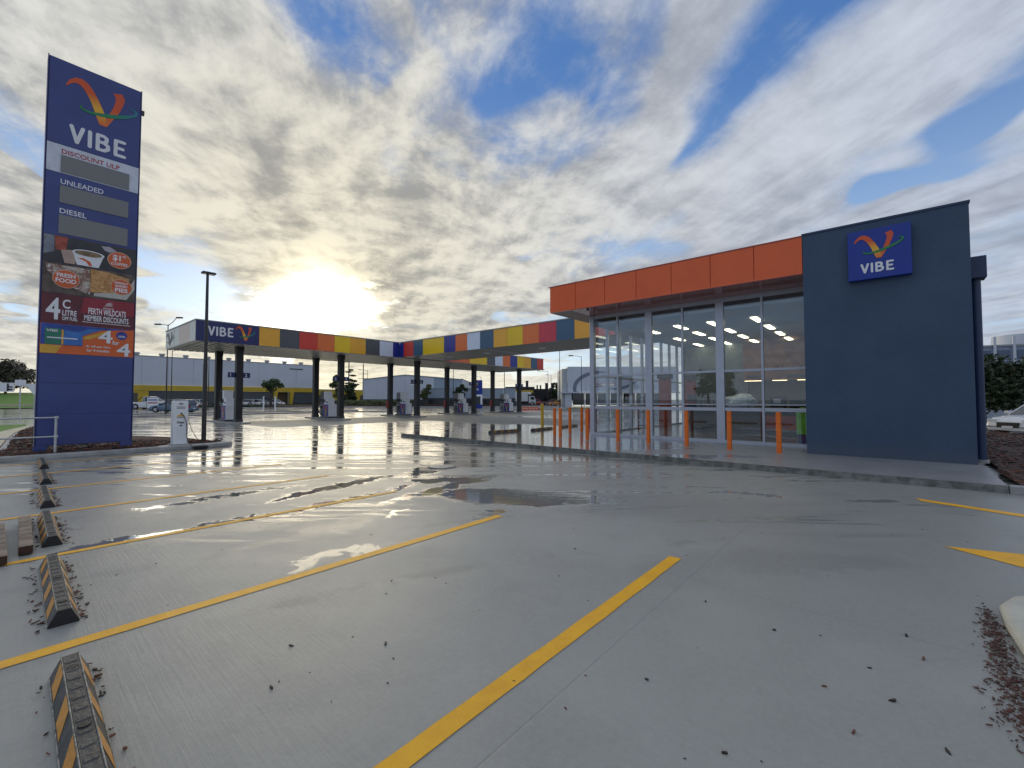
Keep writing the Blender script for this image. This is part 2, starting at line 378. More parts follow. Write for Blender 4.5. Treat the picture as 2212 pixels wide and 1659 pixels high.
# ------------------------------------------------------------ mesh helpers
class MB:
    def __init__(s): s.v, s.f, s.mi, s.sm = [], [], [], []
    def add(s, vs, fs, mi=0, smooth=False):
        o = len(s.v); s.v += [tuple(p) for p in vs]
        for f in fs: s.f.append(tuple(i + o for i in f)); s.mi.append(mi); s.sm.append(smooth)
        return s
    def box(s, x0, x1, y0, y1, z0, z1, mi=0):
        return s.add([(x0, y0, z0), (x1, y0, z0), (x1, y1, z0), (x0, y1, z0), (x0, y0, z1), (x1, y0, z1), (x1, y1, z1), (x0, y1, z1)],
                     [(0, 3, 2, 1), (4, 5, 6, 7), (0, 1, 5, 4), (1, 2, 6, 5), (2, 3, 7, 6), (3, 0, 4, 7)], mi)
    def tbox(s, c, hx, hy, z0, z1, tx, ty, mi=0):   # tapered box: top half sizes tx, ty
        x, y = c
        return s.add([(x - hx, y - hy, z0), (x + hx, y - hy, z0), (x + hx, y + hy, z0), (x - hx, y + hy, z0), (x - tx, y - ty, z1), (x + tx, y - ty, z1), (x + tx, y + ty, z1), (x - tx, y + ty, z1)],
                     [(0, 3, 2, 1), (4, 5, 6, 7), (0, 1, 5, 4), (1, 2, 6, 5), (2, 3, 7, 6), (3, 0, 4, 7)], mi)
    def cyl(s, p0, p1, r0, r1=None, n=12, mi=0, caps=True, smooth=True):
        r1 = r0 if r1 is None else r1
        p0, p1 = Vector(p0), Vector(p1); d = (p1 - p0).normalized()
        a = d.orthogonal().normalized(); b = d.cross(a)
        vs = [p0 + (a * math.cos(2 * math.pi * i / n) + b * math.sin(2 * math.pi * i / n)) * r0 for i in range(n)] + \
             [p1 + (a * math.cos(2 * math.pi * i / n) + b * math.sin(2 * math.pi * i / n)) * r1 for i in range(n)]
        s.add(vs, [(i, (i + 1) % n, n + (i + 1) % n, n + i) for i in range(n)], mi, smooth)
        if caps: s.add(vs, [tuple(range(n - 1, -1, -1)), tuple(range(n, 2 * n))], mi)
        return s
    def tube(s, pts, r, n=8, mi=0):
        for a, b in zip(pts, pts[1:]): s.cyl(a, b, r, r, n, mi, True)
        return s
    def prism(s, poly, lo, hi, axis='z', mi=0):
        """extrude a 2-D polygon (u,v) between lo and hi on the axis"""
        def P(u_, v_, w): return {'z': (u_, v_, w), 'y': (u_, w, v_), 'x': (w, u_, v_)}[axis]
        n = len(poly); vs = [P(*p, lo) for p in poly] + [P(*p, hi) for p in poly]
        area = sum(poly[i][0] * poly[(i + 1) % n][1] - poly[(i + 1) % n][0] * poly[i][1] for i in range(n))
        fl = (area > 0) != (axis == 'y')
        side = [(i, (i + 1) % n, n + (i + 1) % n, n + i) for i in range(n)]
        fs = [tuple(range(n - 1, -1, -1)), tuple(range(n, 2 * n))] + side
        if not fl: fs = [tuple(reversed(f)) for f in fs]
        return s.add(vs, fs, mi)
    def strip(s, L, Rr, y, th=.004, mi=0):
        """ribbon between two point rows (x,z), standing at depth y, facing -y, thickness th"""
        n = len(L); vs = []
        for (a, b) in zip(L, Rr): vs += [(a[0], y - th, a[1]), (b[0], y - th, b[1]), (a[0], y, a[1]), (b[0], y, b[1])]
        fs = []
        for i in range(n - 1):
            k = 4 * i
            fs += [(k, k + 1, k + 5, k + 4), (k + 2, k + 6, k + 7, k + 3), (k, k + 4, k + 6, k + 2), (k + 1, k + 3, k + 7, k + 5)]
        fs += [(0, 2, 3, 1), (4 * n - 4, 4 * n - 3, 4 * n - 1, 4 * n - 2)]
        return s.add(vs, fs, mi)
    def mesh(s, name, mats):
        me = bpy.data.meshes.new(name); me.from_pydata(s.v, [], s.f)
        for k in (mats if isinstance(mats, (list, tuple)) else [mats]): me.materials.append(k)
        me.polygons.foreach_set('material_index', s.mi); me.polygons.foreach_set('use_smooth', s.sm)
        me.validate(); me.update(); return me
    def build(s, name, mats, parent=None, loc=None, off=None, bevel=0.0, seg=1):
        """off: subtract this world point, so that children can be written in world coordinates"""
        if off is not None:
            s.v = [(a - off[0], b - off[1], c - off[2]) for a, b, c in s.v]
        o = bpy.data.objects.new(name, s.mesh(name, mats)); COL.objects.link(o)
        if parent: o.parent = parent
        if loc: o.location = loc
        if bevel:
            bv = o.modifiers.new('bevel', 'BEVEL'); bv.width = bevel; bv.segments = seg; bv.limit_method = 'ANGLE'; bv.angle_limit = R(35)
        return o
def tag(o, label=None, cat=None, group=None, kind=None):
    if label: o['label'] = label
    if cat: o['category'] = cat
    if group: o['group'] = group
    if kind: o['kind'] = kind
    return o
def thing(name, label, cat, loc=(0, 0, 0), rz=0, group=None):
    o = bpy.data.objects.new(name, None); COL.objects.link(o); o.location = loc; o.rotation_euler = (0, 0, rz)
    o.empty_display_size = .2
    return tag(o, label, cat, group)
def dup(o, loc, rz=None, label=None):
    c = o.copy(); COL.objects.link(c); c.location = loc
    if rz is not None: c.rotation_euler = (0, 0, rz)
    if label: c['label'] = label
    def rec(a, b):
        for ch in list(a.children):
            k = ch.copy(); COL.objects.link(k); k.parent = b; rec(ch, k)
    rec(o, c); return c
def struct(o): return tag(o, kind='structure')

FONT_CACHE = {}
def text_part(name, body, mat, parent, x0, x1, z0, z1, y, th=.004, weight=0.0, face='-y', off=None, keep=False):
    """flat lettering fitted to a rectangle in the x-z plane (face -y), or y-z plane (face -x: x0>x1 are y values)"""
    cu = bpy.data.curves.new('t', 'FONT'); cu.body = body; cu.size = 1; cu.extrude = th / 2; cu.offset = weight; cu.resolution_u = 3
    o = bpy.data.objects.new('t', cu); COL.objects.link(o)
    me = bpy.data.meshes.new_from_object(o); bpy.data.objects.remove(o); bpy.data.curves.remove(cu)
    xs = [v.co.x for v in me.vertices]; ys = [v.co.y for v in me.vertices]
    ax, bx, ay, by = min(xs), max(xs), min(ys), max(ys)
    sx = (x1 - x0) / (bx - ax); sz = (z1 - z0) / (by - ay)
    if keep: sx = sz * (1 if x1 > x0 else -1)
    for v in me.vertices:
        a, b, c = v.co
        if face == '-y': v.co = (x0 + (a - ax) * sx, y - th / 2 - c, z0 + (b - ay) * sz)
        else: v.co = (y - th / 2 - c, x0 + (a - ax) * sx, z0 + (b - ay) * sz)
        if off: v.co -= Vector(off)
    me.name = name; me.materials.clear(); me.materials.append(mat)
    ob = bpy.data.objects.new(name, me); COL.objects.link(ob); ob.parent = parent
    return ob
def disc(cx, cz, rx, rz, n=28): return [(cx + rx * math.cos(2 * math.pi * i / n), cz + rz * math.sin(2 * math.pi * i / n)) for i in range(n)]

# rounded stroke letters V I B E
def stroke(mb, pts, w, mp, th, n=8):
    """round-ended stroke along points, as flat prisms; mp maps (u,v)->(x,z); overlapping pieces staggered a hair in depth"""
    for k, (a, b) in enumerate(zip(pts, pts[1:])):
        a, b = Vector(a), Vector(b); d = (b - a).normalized(); nn = Vector((-d.y, d.x)); poly = []
        t0 = math.atan2(nn.y, nn.x)
        for i in range(n + 1): q = t0 + math.pi * i / n; poly.append((a.x + w * math.cos(q), a.y + w * math.sin(q)))
        for i in range(n + 1): q = t0 + math.pi + math.pi * i / n; poly.append((b.x + w * math.cos(q), b.y + w * math.sin(q)))
        mp(mb, poly, th + .0004 * (k % 3))
def vibe_letters(parent, x0, x1, z0, z1, y, th=.006, face='-y', off=None, mat=None):
    wth, hgt = x1 - x0, z1 - z0
    L = {'letter_v': [[(.035, .93), (.13, .08), (.225, .93)]], 'letter_i': [[(.345, .92), (.345, .08)]],
         'letter_b': [[(.48, .92), (.48, .08)], [(.48, .92), (.58, .92), (.635, .84), (.635, .66), (.59, .54), (.48, .53)], [(.59, .52), (.66, .42), (.665, .22), (.60, .09), (.48, .08)]],
         'letter_e': [[(.80, .92), (.80, .08)], [(.80, .92), (.955, .92)], [(.80, .51), (.93, .51)], [(.80, .08), (.96, .08)]]}
    for nm, strokes in L.items():
        mb = MB(); kk = [0]
        def mp(mb_, poly, t_):
            kk[0] += 1; t2 = th + .0005 * kk[0]
            pl = [(x0 + p[0] * wth, z0 + p[1] * hgt) for p in poly]
            mb_.prism(pl, y - t2, y, 'y' if face == '-y' else 'x')
        for s_ in strokes:
            # work in a space where the stroke is round: scale v by aspect
            asp = abs(hgt / wth)
            def mp2(mb_, poly, t_, asp=asp): mp(mb_, [(p[0], p[1] / asp) for p in poly], t_)
            stroke(mb, [(p[0], p[1] * asp) for p in s_], .036, mp2, th)
        mb.build(nm, mat or m_whit2, parent, off=off)
def emblem(parent, x0, x1, z0, z1, y, th=.004, face='-y', off=None, mats=None):
    """the leaping tick with its green orbit"""
    w, h = x1 - x0, z1 - z0; ms = mats or (m_swoosh, m_tick, m_ring)
    T = lambda p: (x0 + p[0] * w, z0 + p[1] * h)
    A1 = [(.0, .70), (.05, .86), (.13, .965), (.22, .985), (.31, .92), (.39, .78), (.46, .60), (.52, .42), (.57, .22), (.58, .0)]
    A2 = [(.015, .69), (.08, .79), (.14, .835), (.20, .82), (.25, .75), (.31, .62), (.36, .47), (.40, .31), (.44, .14), (.48, .0)]
    B1 = [(.50, .0), (.585, .24), (.66, .50), (.70, .70), (.705, .85), (.665, .93)]
    B2 = [(.585, .0), (.66, .20), (.75, .44), (.82, .70), (.845, .88), (.80, 1.0)]
    def put(nm, Lp, Rp, dy, mt):
        mb = MB(); mb.strip([T(p) for p in Lp], [T(p) for p in Rp], y - dy, th)
        if face != '-y': mb.v = [(b, a, c) for a, b, c in mb.v]; mb.f = [tuple(reversed(f)) for f in mb.f]
        mb.build(nm, mt, parent, off=off)
    put('tick_stroke', B1, B2, 0, ms[1]); put('swoosh', A1, A2, th + .0006, ms[0])
    Lp, Rp = [], []
    for i in range(25):
        q = R(165 + i * 235 / 24); k = .5 - .5 * math.cos(math.pi * i / 12); wd = .020 + .060 * max(0, k)
        cx, cz = .62, .46; c, s_ = math.cos(q), math.sin(q)
        for lst, g in ((Lp, 1 + wd * 1.6), (Rp, 1 - wd * 1.6)):
            ex, ez = .42 * c * g, .15 * s_ * (g + (g - 1) * 1.5); lst.append((cx + ex * .97 - ez * .1, cz + ez + ex * .42))
    put('orbit_ring', Lp, Rp, 2 * th + .0012, ms[2])

# ------------------------------------------------------------ ground, roads, kerbs
mb = MB(); mb.add([(-700, -700, -.03), (900, -700, -.03), (900, 900, -.03), (-700, 900, -.03)], [(0, 1, 2, 3)])
struct(mb.build('ground', M('far_ground', (.16, .165, .16), .35, var=.3, vs=.03, bump=.3, bs=2)))
mb = MB(); mb.add([(-14, -14, 0), (46, -14, 0), (46, 44, 0), (-14, 44, 0)], [(0, 1, 2, 3)])
# forecourt: one poured sheet out to the street
struct(mb.build('forecourt_slab', m_conc))
mb = MB(); mb.add([(-60, 44, -.004), (130, 44, -.004), (130, 106, -.004), (-60, 106, -.004)], [(0, 1, 2, 3)])
mb.add([(46, -14, -.004), (130, -14, -.004), (130, 44, -.004), (46, 44, -.004)], [(0, 1, 2, 3)])
mb.add([(-60, -14, -.004), (-14, -14, -.004), (-14, 44, -.004), (-60, 44, -.004)], [(0, 1, 2, 3)])
struct(mb.build('road', ground_mat('wet_road', (.24, .24, .235))))
# painted bay lines, as thin sheets
LINES = [(-6.0, 4.33, 1.62, .115), (-6.0, 4.34, 3.955, .115), (-6.0, 4.35, 6.31, .10), (-6.0, 4.36, 8.66, .10), (-6.0, 4.38, 11.02, .10), (-6.0, 4.4, 13.38, .10), (-6.0, 4.4, 15.6, .10)]
bay_lines = tag(bpy.data.objects.new('parking_lines', None), kind='structure'); COL.objects.link(bay_lines)
for i, (xa, xb, yy, w) in enumerate(LINES):
    mb = MB(); h = .004
    n = 60; rnd = random.Random(i)
    L = []; Q = []
    for k in range(n + 1):
        xx = xa + (xb - xa) * k / n
        L.append((xx, yy - w / 2 + rnd.uniform(-.003, .003), h)); Q.append((xx, yy + w / 2 + rnd.uniform(-.003, .003), h))
    vs = L + Q; mb.add(vs, [(k, k + 1, n + 2 + k, n + 1 + k) for k in range(n)])
    mb.build('painted_line', m_yel, bay_lines)
mb = MB(); mb.add([(9.34, -.27, .004), (9.14, -.33, .004), (8.36, -2.4, .004), (8.60, -2.45, .004)], [(0, 1, 2, 3)]); mb.build('painted_line', m_yel, bay_lines)
mb = MB(); mb.add([(6.50, -.40, .004), (6.12, -.95, .004), (5.4, -2.0, .004), (6.9, -2.0, .004), (6.68, -.98, .004)], [(0, 1, 2, 3, 4)]); mb.build('painted_wedge', m_yel, bay_lines)

# store platform with its kerb
mb = MB()
pf = [(10.78, -1.44), (10.72, 1.0), (10.72, 4.0), (10.76, 9.0), (10.86, 15.45), (40, 17.5), (40, -1.62), (13.55, -1.50)]
mb.prism(pf, -.01, .13, 'z'); mb.mi = [0, 0] + [1] * (len(mb.f) - 2)
struct(mb.build('store_platform', [m_plat, M('kerb_face', (.17, .175, .16), .7, var=.4, vs=6, bump=.5, bs=40)]))
# kerb run going right from the platform
mb = MB(); mb.prism([(10.78, -1.46), (10.92, -1.46), (10.75, -9), (10.6, -9)], -.01, .135, 'z')
tag(mb.build('garden_kerb', m_kerb, bevel=.02, seg=2), kind='structure')
# rounded kerb nose in the lower right corner
mb = MB(); nose = [(5.35, -1.5), (5.30, -1.1), (5.16, -.82), (4.98, -.66), (4.75, -.57), (4.4, -.555), (3.9, -.575), (3.3, -.60), (2.6, -.63), (2.6, -2.5), (5.3, -2.5)]
mb.prism(nose, -.01, .085, 'z'); struct(mb.build('kerb_nose', M('pale_kerb', (.50, .49, .42), .6, var=.15, bump=.3), bevel=.05, seg=3))

def chips(n, sampler, zf, smin, smax, seed, mats=2):
    """loose bark: small irregular slabs, every one its own few faces"""
    rnd = random.Random(seed); mb = MB()
    for _ in range(n):
        x, y = sampler(rnd); L = rnd.uniform(smin, smax); w = L * rnd.uniform(.25, .6); h = L * rnd.uniform(.10, .22)
        a = rnd.uniform(0, math.pi); ti = rnd.uniform(-.25, .25); z = zf(x, y, rnd); ca, sa = math.cos(a), math.sin(a)
        vs = []
        for k, (px, py) in enumerate([(-1, -.6), (-.2, -1), (1, -.5), (.8, .7), (-.1, 1), (-.9, .5)]):
            px *= L / 2 * rnd.uniform(.8, 1.1); py *= w / 2 * rnd.uniform(.8, 1.1)
            vs.append((x + px * ca - py * sa, y + px * sa + py * ca, z + px * ti))
        top = [(q[0] * .9 + x * .1, q[1] * .9 + y * .1, q[2] + h) for q in vs]
        mb.add(vs + top, [(6, 7, 8, 9, 10, 11)] + [(i, (i + 1) % 6, 6 + (i + 1) % 6, 6 + i) for i in range(6)], rnd.randrange(mats))
    return mb

# island with the price sign: kerb + mulch
isl = [(-5, 16.40), (4.4, 16.46), (4.95, 16.62), (5.12, 16.95), (4.95, 17.35), (4.3, 17.9), (2.9, 19.2), (2.0, 22), (1.35, 28), (1.15, 34), (.95, 34), (.36, 28), (.12, 23.8), (-.05, 19.0), (-.4, 17.6), (-5, 17.2)]
mb = MB(); mb.prism(isl, -.01, .13, 'z'); struct(mb.build('island_kerb', m_kerb, bevel=.03, seg=2))
inn = [(-.25, 16.66), (2.9, 16.62), (3.35, 17.05), (3.95, 17.05), (4.05, 16.8), (4.6, 16.85), (4.85, 17.05), (4.5, 17.5), (2.7, 19.0), (1.85, 22), (1.2, 28), (1.05, 33), (.5, 28), (.28, 23.8), (.10, 18.9), (-.1, 17.5)]
def mulch_bed(name, poly, z, bump_h, seed, n, lbl):
    import bmesh
    bm = bmesh.new(); vs = [bm.verts.new((x, y, z)) for x, y in poly]; f = bm.faces.new(vs)
    bmesh.ops.triangulate(bm, faces=[f]); bmesh.ops.subdivide_edges(bm, edges=bm.edges[:], cuts=6, use_grid_fill=True)
    bm.normal_update(); rnd = random.Random(seed)
    for q in bm.verts:
        if not q.is_boundary: q.co.z += rnd.uniform(0, bump_h)
    me = bpy.data.meshes.new(name); bm.to_mesh(me); bm.free(); me.materials.append(m_soil)
    o = bpy.data.objects.new(name, me); COL.objects.link(o); tag(o, kind='structure')
    def inside(x, y):
        c = False; k = len(poly)
        for i in range(k):
            a, b = poly[i], poly[(i + 1) % k]
            if (a[1] > y) != (b[1] > y) and x < (b[0] - a[0]) * (y - a[1]) / (b[1] - a[1]) + a[0]: c = not c
        return c
    xs = [p[0] for p in poly]; ys = [p[1] for p in poly]
    def smp(r):
        while 1:
            x, y = r.uniform(min(xs), max(xs)), r.uniform(min(ys), max(ys))
            if inside(x, y): return x, y
    cb = chips(n, smp, lambda x, y, r: z + r.uniform(0, bump_h), .05, .15, seed + 1)
    tag(cb.build('bark_mulch', [m_bark, m_bark2]), lbl, 'bark mulch', kind='stuff')
mulch_bed('island_soil', inn, .134, .05, 3, 3800, 'brown bark mulch filling the kerbed island under the tall blue price sign')
gbed = [(10.95, -1.66), (13.3, -1.60), (13.6, -1.72), (33, -1.85), (30.5, -2.9), (26.5, -4.2), (24, -7.5), (10.8, -9)]
mulch_bed('garden_soil', gbed, .10, .06, 5, 5200, 'reddish brown bark mulch in the garden bed right of the blue store wall')

# ---- left: path strip, grass, road edge, mound
mb = MB(); mb.prism([(-4, 17.2), (-.42, 17.6), (-.07, 19.0), (.10, 23.8), (.34, 28), (.93, 34), (.78, 34), (.0, 29.4), (-.55, 25), (-.9, 21), (-4, 19.8)], -.01, .15, 'z')
struct(mb.build('cream_path', m_kerbc, bevel=.02))
mb = MB(); mb.prism([(-14, 20), (-4, 20), (-.92, 21.2), (-.57, 25), (-.02, 29.4), (.76, 34), (.9, 37), (-.2, 37.5), (-14, 33)], -.01, .12, 'z')
struct(mb.build('grass_verge', m_grass))
mb = MB()
gx, gy, NX, NY = (-60, 16.5), (107, 230), 26, 24; vs = []
for j in range(NY + 1):
    for i in range(NX + 1):
        x = gx[0] + (gx[1] - gx[0]) * i / NX; y = gy[0] + (gy[1] - gy[0]) * j / NY
        t_ = min(1, max(0, (y - 112) / 45)); vs.append((x, y, .1 + 2.9 * t_ * t_ * (3 - 2 * t_) * min(1, max(0, (13 - x) / 8)) + .1 * math.sin(x * .3 + y * .2) * t_))
mb.add(vs, [(j * (NX + 1) + i, j * (NX + 1) + i + 1, (j + 1) * (NX + 1) + i + 1, (j + 1) * (NX + 1) + i) for j in range(NY) for i in range(NX)], 0, True)
struct(mb.build('grass_mound', m_grass))
mb = MB(); mb.box(-60, 12, 118, 119.2, .0, .62); struct(mb.build('verge_kerb', m_kerbc))
mb = MB(); mb.box(12, 80, 106, 109, -.02, .14); struct(mb.build('verge_strip', m_grass))

# ---- kerb islands between forecourt and street (dark gutter lines in the distance)
def kerbline(name, p, w, h, mat=None):
    mb = MB()
    for (a, b) in zip(p, p[1:]):
        a, b = Vector(a), Vector(b); d = (b - a).normalized(); n_ = Vector((-d.y, d.x)) * w / 2
        mb.prism([tuple(a - n_), tuple(b - n_), tuple(b + n_), tuple(a + n_)], -.01, h, 'z')
    return struct(mb.build(name, mat or m_kerb))
kerbline('street_kerb', [(4, 50), (22, 48.5), (36, 47.5)], .5, .12)
kerbline('street_kerb', [(3.5, 58), (20, 55), (31, 54)], .6, .14)
kerbline('street_kerb', [(40, 44.5), (52, 38), (62, 27), (74, 14)], .8, .14)
kerbline('street_kerb', [(20, 82), (40, 78), (56, 62), (70, 48)], 1.6, .16)
mb = MB(); mb.prism([(60, 40), (78, 26), (82, 20), (74, 24), (60, 34)], -.01, .15, 'z'); struct(mb.build('grass_island', m_grass))
mb = MB(); mb.prism([(30, 84), (44, 80), (62, 66), (66, 62), (70, 66), (50, 84), (34, 92)], -.01, .35, 'z'); struct(mb.build('shrub_bed', m_soil))

# drain cover
mh = thing('drain_cover', 'round ribbed drain cover set in the wet concrete near the puddles', 'drain cover', (6.57, 7.76, .002))
mb = MB(); mb.cyl((0, 0, 0), (0, 0, .008), .32, .32, 28); mb.build('rim', m_dgrey, mh)
for i in range(7):
    yy = -.21 + i * .07; hw = math.sqrt(max(.01, .28 ** 2 - yy ** 2)); mb = MB(); mb.box(-hw, hw, yy - .018, yy + .018, .008, .02)
    mb.build('rib', m_galv, mh)

# ------------------------------------------------------------ fuel canopy
can = thing('fuel_canopy', 'long flat fuel canopy with a band of coloured panels, carried on dark columns', 'canopy', (20, 31, 0))
CO = (20, 31, 0)
Y0, Y1, XA, XB, ZS, ZT = 29.73, 36.75, 7.03, 40.0, 4.9, 6.09
WX0, WX1, WY0 = 20.69, 25.4, 10.05
mb = MB(); mb.box(XA + .06, XB - .06, Y0 + .06, Y1 - .06, ZS + .3, ZT - .12); mb.box(WX0 + .06, WX1 - .06, WY0, Y0 + .06, ZS + .3, ZT - .12)
mb.build('roof', m_soff, can, off=CO)
mb = MB()   # ribbed soffit sheeting, joined: hundreds of ribs
k = XA + .04
while k < XB - .1:
    mb.box(k, k + .30, Y0 + .02, Y1 - .02, ZS - .05, ZS + .055); k += .40
mb.box(XA + .04, XB - .04, Y0 + .02, Y1 - .02, ZS + .06, ZS + .1)
k = WY0
while k < Y0 - .2:
    mb.box(WX0 + .02, WX1 - .02, k, k + .16, ZS + .02, ZS + .06); k += .20
mb.box(WX0 + .02, WX1 - .02, WY0, Y0 + .02, ZS + .061, ZS + .101)
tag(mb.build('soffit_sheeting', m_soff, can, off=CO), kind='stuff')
FC = {'a': (.96, .47, .035), 'g': (.085, .095, .11), 'r': (.72, .05, .025), 'o': (.86, .19, .035), 'y': (.97, .63, .01), 'w': (.72, .80, .93),
      'b': (.02, .04, .30), 's': (.045, .12, .21), 'c': (.66, .045, .07), 'k': (.80, .15, .07)}
FM = {k_: M('fascia_' + n_, FC[k_],   .30, var=.05, vs=.8, coat=.12) for k_, n_ in dict(a='amber', g='charcoal', r='red', o='orange', y='yellow', w='white', b='blue', s='steel_blue', c='crimson', k='coral').items()}
def fpanel(x0, x1, y0, y1, key):
    mb = MB(); mb.box(x0, x1, y0, y1, ZS, ZT - .03); mb.build('fascia_panel', FM[key], can, off=CO)
main = [(10.33, 11.56, 'a'), (11.56, 12.79, 'g'), (12.79, 14.01, 'r'), (14.01, 15.24, 'o'), (15.24, 16.44, 'y'), (16.44, 17.68, 'a'), (17.68, 18.87, 'g'), (18.87, 20.07, 'w'), (20.07, 20.685, 'b')]
g_ = .012
for a, b, k_ in main: fpanel(a + g_ / 2, b - g_ / 2, Y0, Y0 + .05, k_)
far = [(25.4, 26.1, 'r'), (26.1, 27.3, 'k'), (27.3, 28.45, 'o'), (28.45, 29.6, 'y'), (29.6, 30.8, 'y'), (30.8, 31.95, 'g'), (31.95, 33.1, 'w'), (33.1, 34.25, 'o'), (34.25, 35.4, 'b'), (35.4, 36.55, 'y'), (36.55, 37.7, 'a'), (37.7, 38.85, 's'), (38.85, 40.0, 'r')]
for a, b, k_ in far: fpanel(a + g_ / 2, b - g_ / 2, Y0, Y0 + .05, k_)
wing = [29.70, 29.19, 27.91, 26.74, 25.51, 24.3, 23.08, 21.88, 20.63, 19.4, 18.18, 16.95, 15.7, 14.45, 13.22, 11.98, 10.75, 10.05]
for (a, b), k_ in zip(zip(wing, wing[1:]), 'brsyybowsayocsakg'): fpanel(WX0, WX0 + .05, b + g_ / 2, a - g_ / 2, k_)
for i, k_ in enumerate('saygrwoybraksyo'): fpanel(WX1 - .05, WX1, WY0 + i * 1.31 + g_, WY0 + (i + 1) * 1.31, k_)
# end face: pale panels, dark sign
for i, (a, b) in enumerate([(29.79, 30.9), (30.9, 32.2), (32.2, 33.4), (33.4, 34.5), (34.5, 35.6), (35.6, 36.7)]):
    mb = MB(); mb.box(XA, XA + .05, a + g_ / 2, b - g_ / 2, ZS, ZT - .03)
    mb.build('end_panel', M('pale_blush', (.62, .50, .44), .35, var=.04) if i in (1, 2) else M('pale_panel', (.58, .62, .60), .3, var=.04), can, off=CO)
for i in range(26):
    a = XA + .06 + i * 1.265; mb = MB(); mb.box(a, a + 1.25, Y1 - .05, Y1, ZS, ZT - .03); mb.build('fascia_panel', FM['aygroywbsc'[i % 10]], can, off=CO)
for i in range(5):
    a = Y0 + .06 + i * 1.38; mb = MB(); mb.box(XB - .05, XB, a, a + 1.36, ZS, ZT - .03); mb.build('fascia_panel', FM['roysb'[i]], can, off=CO)
mb = MB(); mb.box(XA + .0, 10.325, Y0 - .012, Y0 + .05, ZS - .01, ZT - .03)
sp = mb.build('sign_panel', m_navy, can, off=CO)
vibe_letters(sp, 7.62, 8.92, 5.24, 5.78, Y0 - .012, .02, off=CO)
emblem(sp, 9.02, 10.05, 5.10, 5.98, Y0 - .012, .005, off=CO)
dk = M('dark_glyph', (.04, .055, .075), .4)
es = MB(); es.box(XA - .012, XA - .001, 34.55, 36.68, 5.0, 5.95); ep = es.build('end_sign', M('pale_panel', (.58, .62, .60), .3), can, off=CO)
emblem(ep, 36.5, 34.7, 5.06, 5.9, XA - .012, .01, '-x', off=CO, mats=(dk, dk, dk))
mb = MB()
mb.box(XA - .03, WX0 + .06, Y0 - .03, Y0 + .1, ZT - .03, ZT + .03); mb.box(WX1 - .06, XB + .03, Y0 - .03, Y0 + .1, ZT - .03, ZT + .03)
mb.box(XA - .03, XB + .03, Y1 - .1, Y1 + .03, ZT - .03, ZT + .03); mb.box(XA - .031, XA + .1, Y0 - .02, Y1, ZT - .031, ZT + .031)
mb.box(XB - .1, XB + .031, Y0, Y1, ZT - .031, ZT + .031); mb.box(WX0 - .03, WX0 + .1, WY0, Y0 - .02, ZT - .031, ZT + .032); mb.box(WX1 - .1, WX1 + .03, WY0, Y0 - .02, ZT - .031, ZT + .032)
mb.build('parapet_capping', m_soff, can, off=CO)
mb = MB(); mb.box(WX0 + 1.0, WX1 - .2, Y0 - 1.35, Y0 - 1.25, ZS - .03, ZS + .02); mb.build('gutter_strip', m_white, can, off=CO)
mb = MB(); mb.box(WX0 + .4, WX1 - .3, 20.5, 20.62, ZS - .03, ZS + .02); mb.build('gutter_strip', m_white, can, off=CO)
COLX = [9.7, 16.5, 23.5, 30.4, 37.4]
dl = MB(); dl.cyl((0, 0, -.03), (0, 0, .02), .22, .26, 12)
dlm = dl.mesh('downlight', m_white)
for (x, y) in [(8.5, 30.6), (8.5, 34), (13.1, 30.8), (13.1, 34.5), (20, 30.9), (20, 34.5), (27, 32.5), (27, 35), (34, 31), (34, 34.5), (38.6, 33), (23, 26.3), (23, 22.2), (23, 17.2), (23, 12.8)]:
    o = bpy.data.objects.new('downlight', dlm); COL.objects.link(o); o.parent = can; o.location = (x - CO[0], y - CO[1], ZS)
nums = iter(['1', '2', '3', '4', '5', '6', '7', '8', '9', '10'])
for cx_ in COLX:
    for cy_ in (31.15, 35.2):
        mb = MB(); mb.box(cx_ - .19, cx_ + .19, cy_ - .19, cy_ + .19, .1, ZS - .02)
        c = mb.build('column', m_char, can, off=CO, bevel=.012)
        mb = MB(); mb.box(cx_ - .205, cx_ + .205, cy_ - .205, cy_ + .205, 4.55, ZS - .015); mb.build('collar', M('column_collar', (.018, .018, .02), .4), c, off=CO)
        mb = MB(); mb.box(cx_ - .215, cx_ + .215, cy_ - .215, cy_ + .215, .1, .28); mb.build('foot_casing', m_dgrey, c, off=CO)
        if cy_ < 33:
            for q0, q1 in ((-.62, -.195), (.195, .62)):
                mb = MB(); mb.box(cx_ + q0, cx_ + q1, cy_ - .05, cy_ + .05, 2.9, 3.22); mb.build('pump_number_sign', m_navy, c, off=CO)
            for sx_ in (-.50, .32):
                text_part('numeral', next(nums), m_whit2, c, cx_ + sx_, cx_ + sx_ + .16, 2.96, 3.16, cy_ - .052, .006, .02, off=CO, keep=True)
        elif cx_ > 20:
            mb = MB(); mb.box(cx_ - .36, cx_ - .2, cy_ - .12, cy_ + .12, .7, 1.4); mb.build('extinguisher_box', M('extinguisher_red', (.30, .03, .02), .4), c, off=CO)
# pump islands
for i, cx_ in enumerate(COLX):
    mb = MB(); pts = [(cx_ - .55, 30.6), (cx_ - .3, 30.2), (cx_ + .3, 30.2), (cx_ + .55, 30.6), (cx_ + .55, 35.9), (cx_ + .3, 36.3), (cx_ - .3, 36.3), (cx_ - .55, 35.9)]
    mb.prism(pts, -.01, .11, 'z')
    ordn = ['leftmost pump island, below the VIBE end of the canopy', 'pump island second from the left', 'middle pump island, beside the canopy inner corner', 'pump island second from the far right end', 'farthest right pump island under the canopy end'][i]
    tag(mb.build('pump_island', m_kerb, bevel=.02), 'raised concrete kerb of the ' + ordn, 'kerb island', 'raised pump islands')

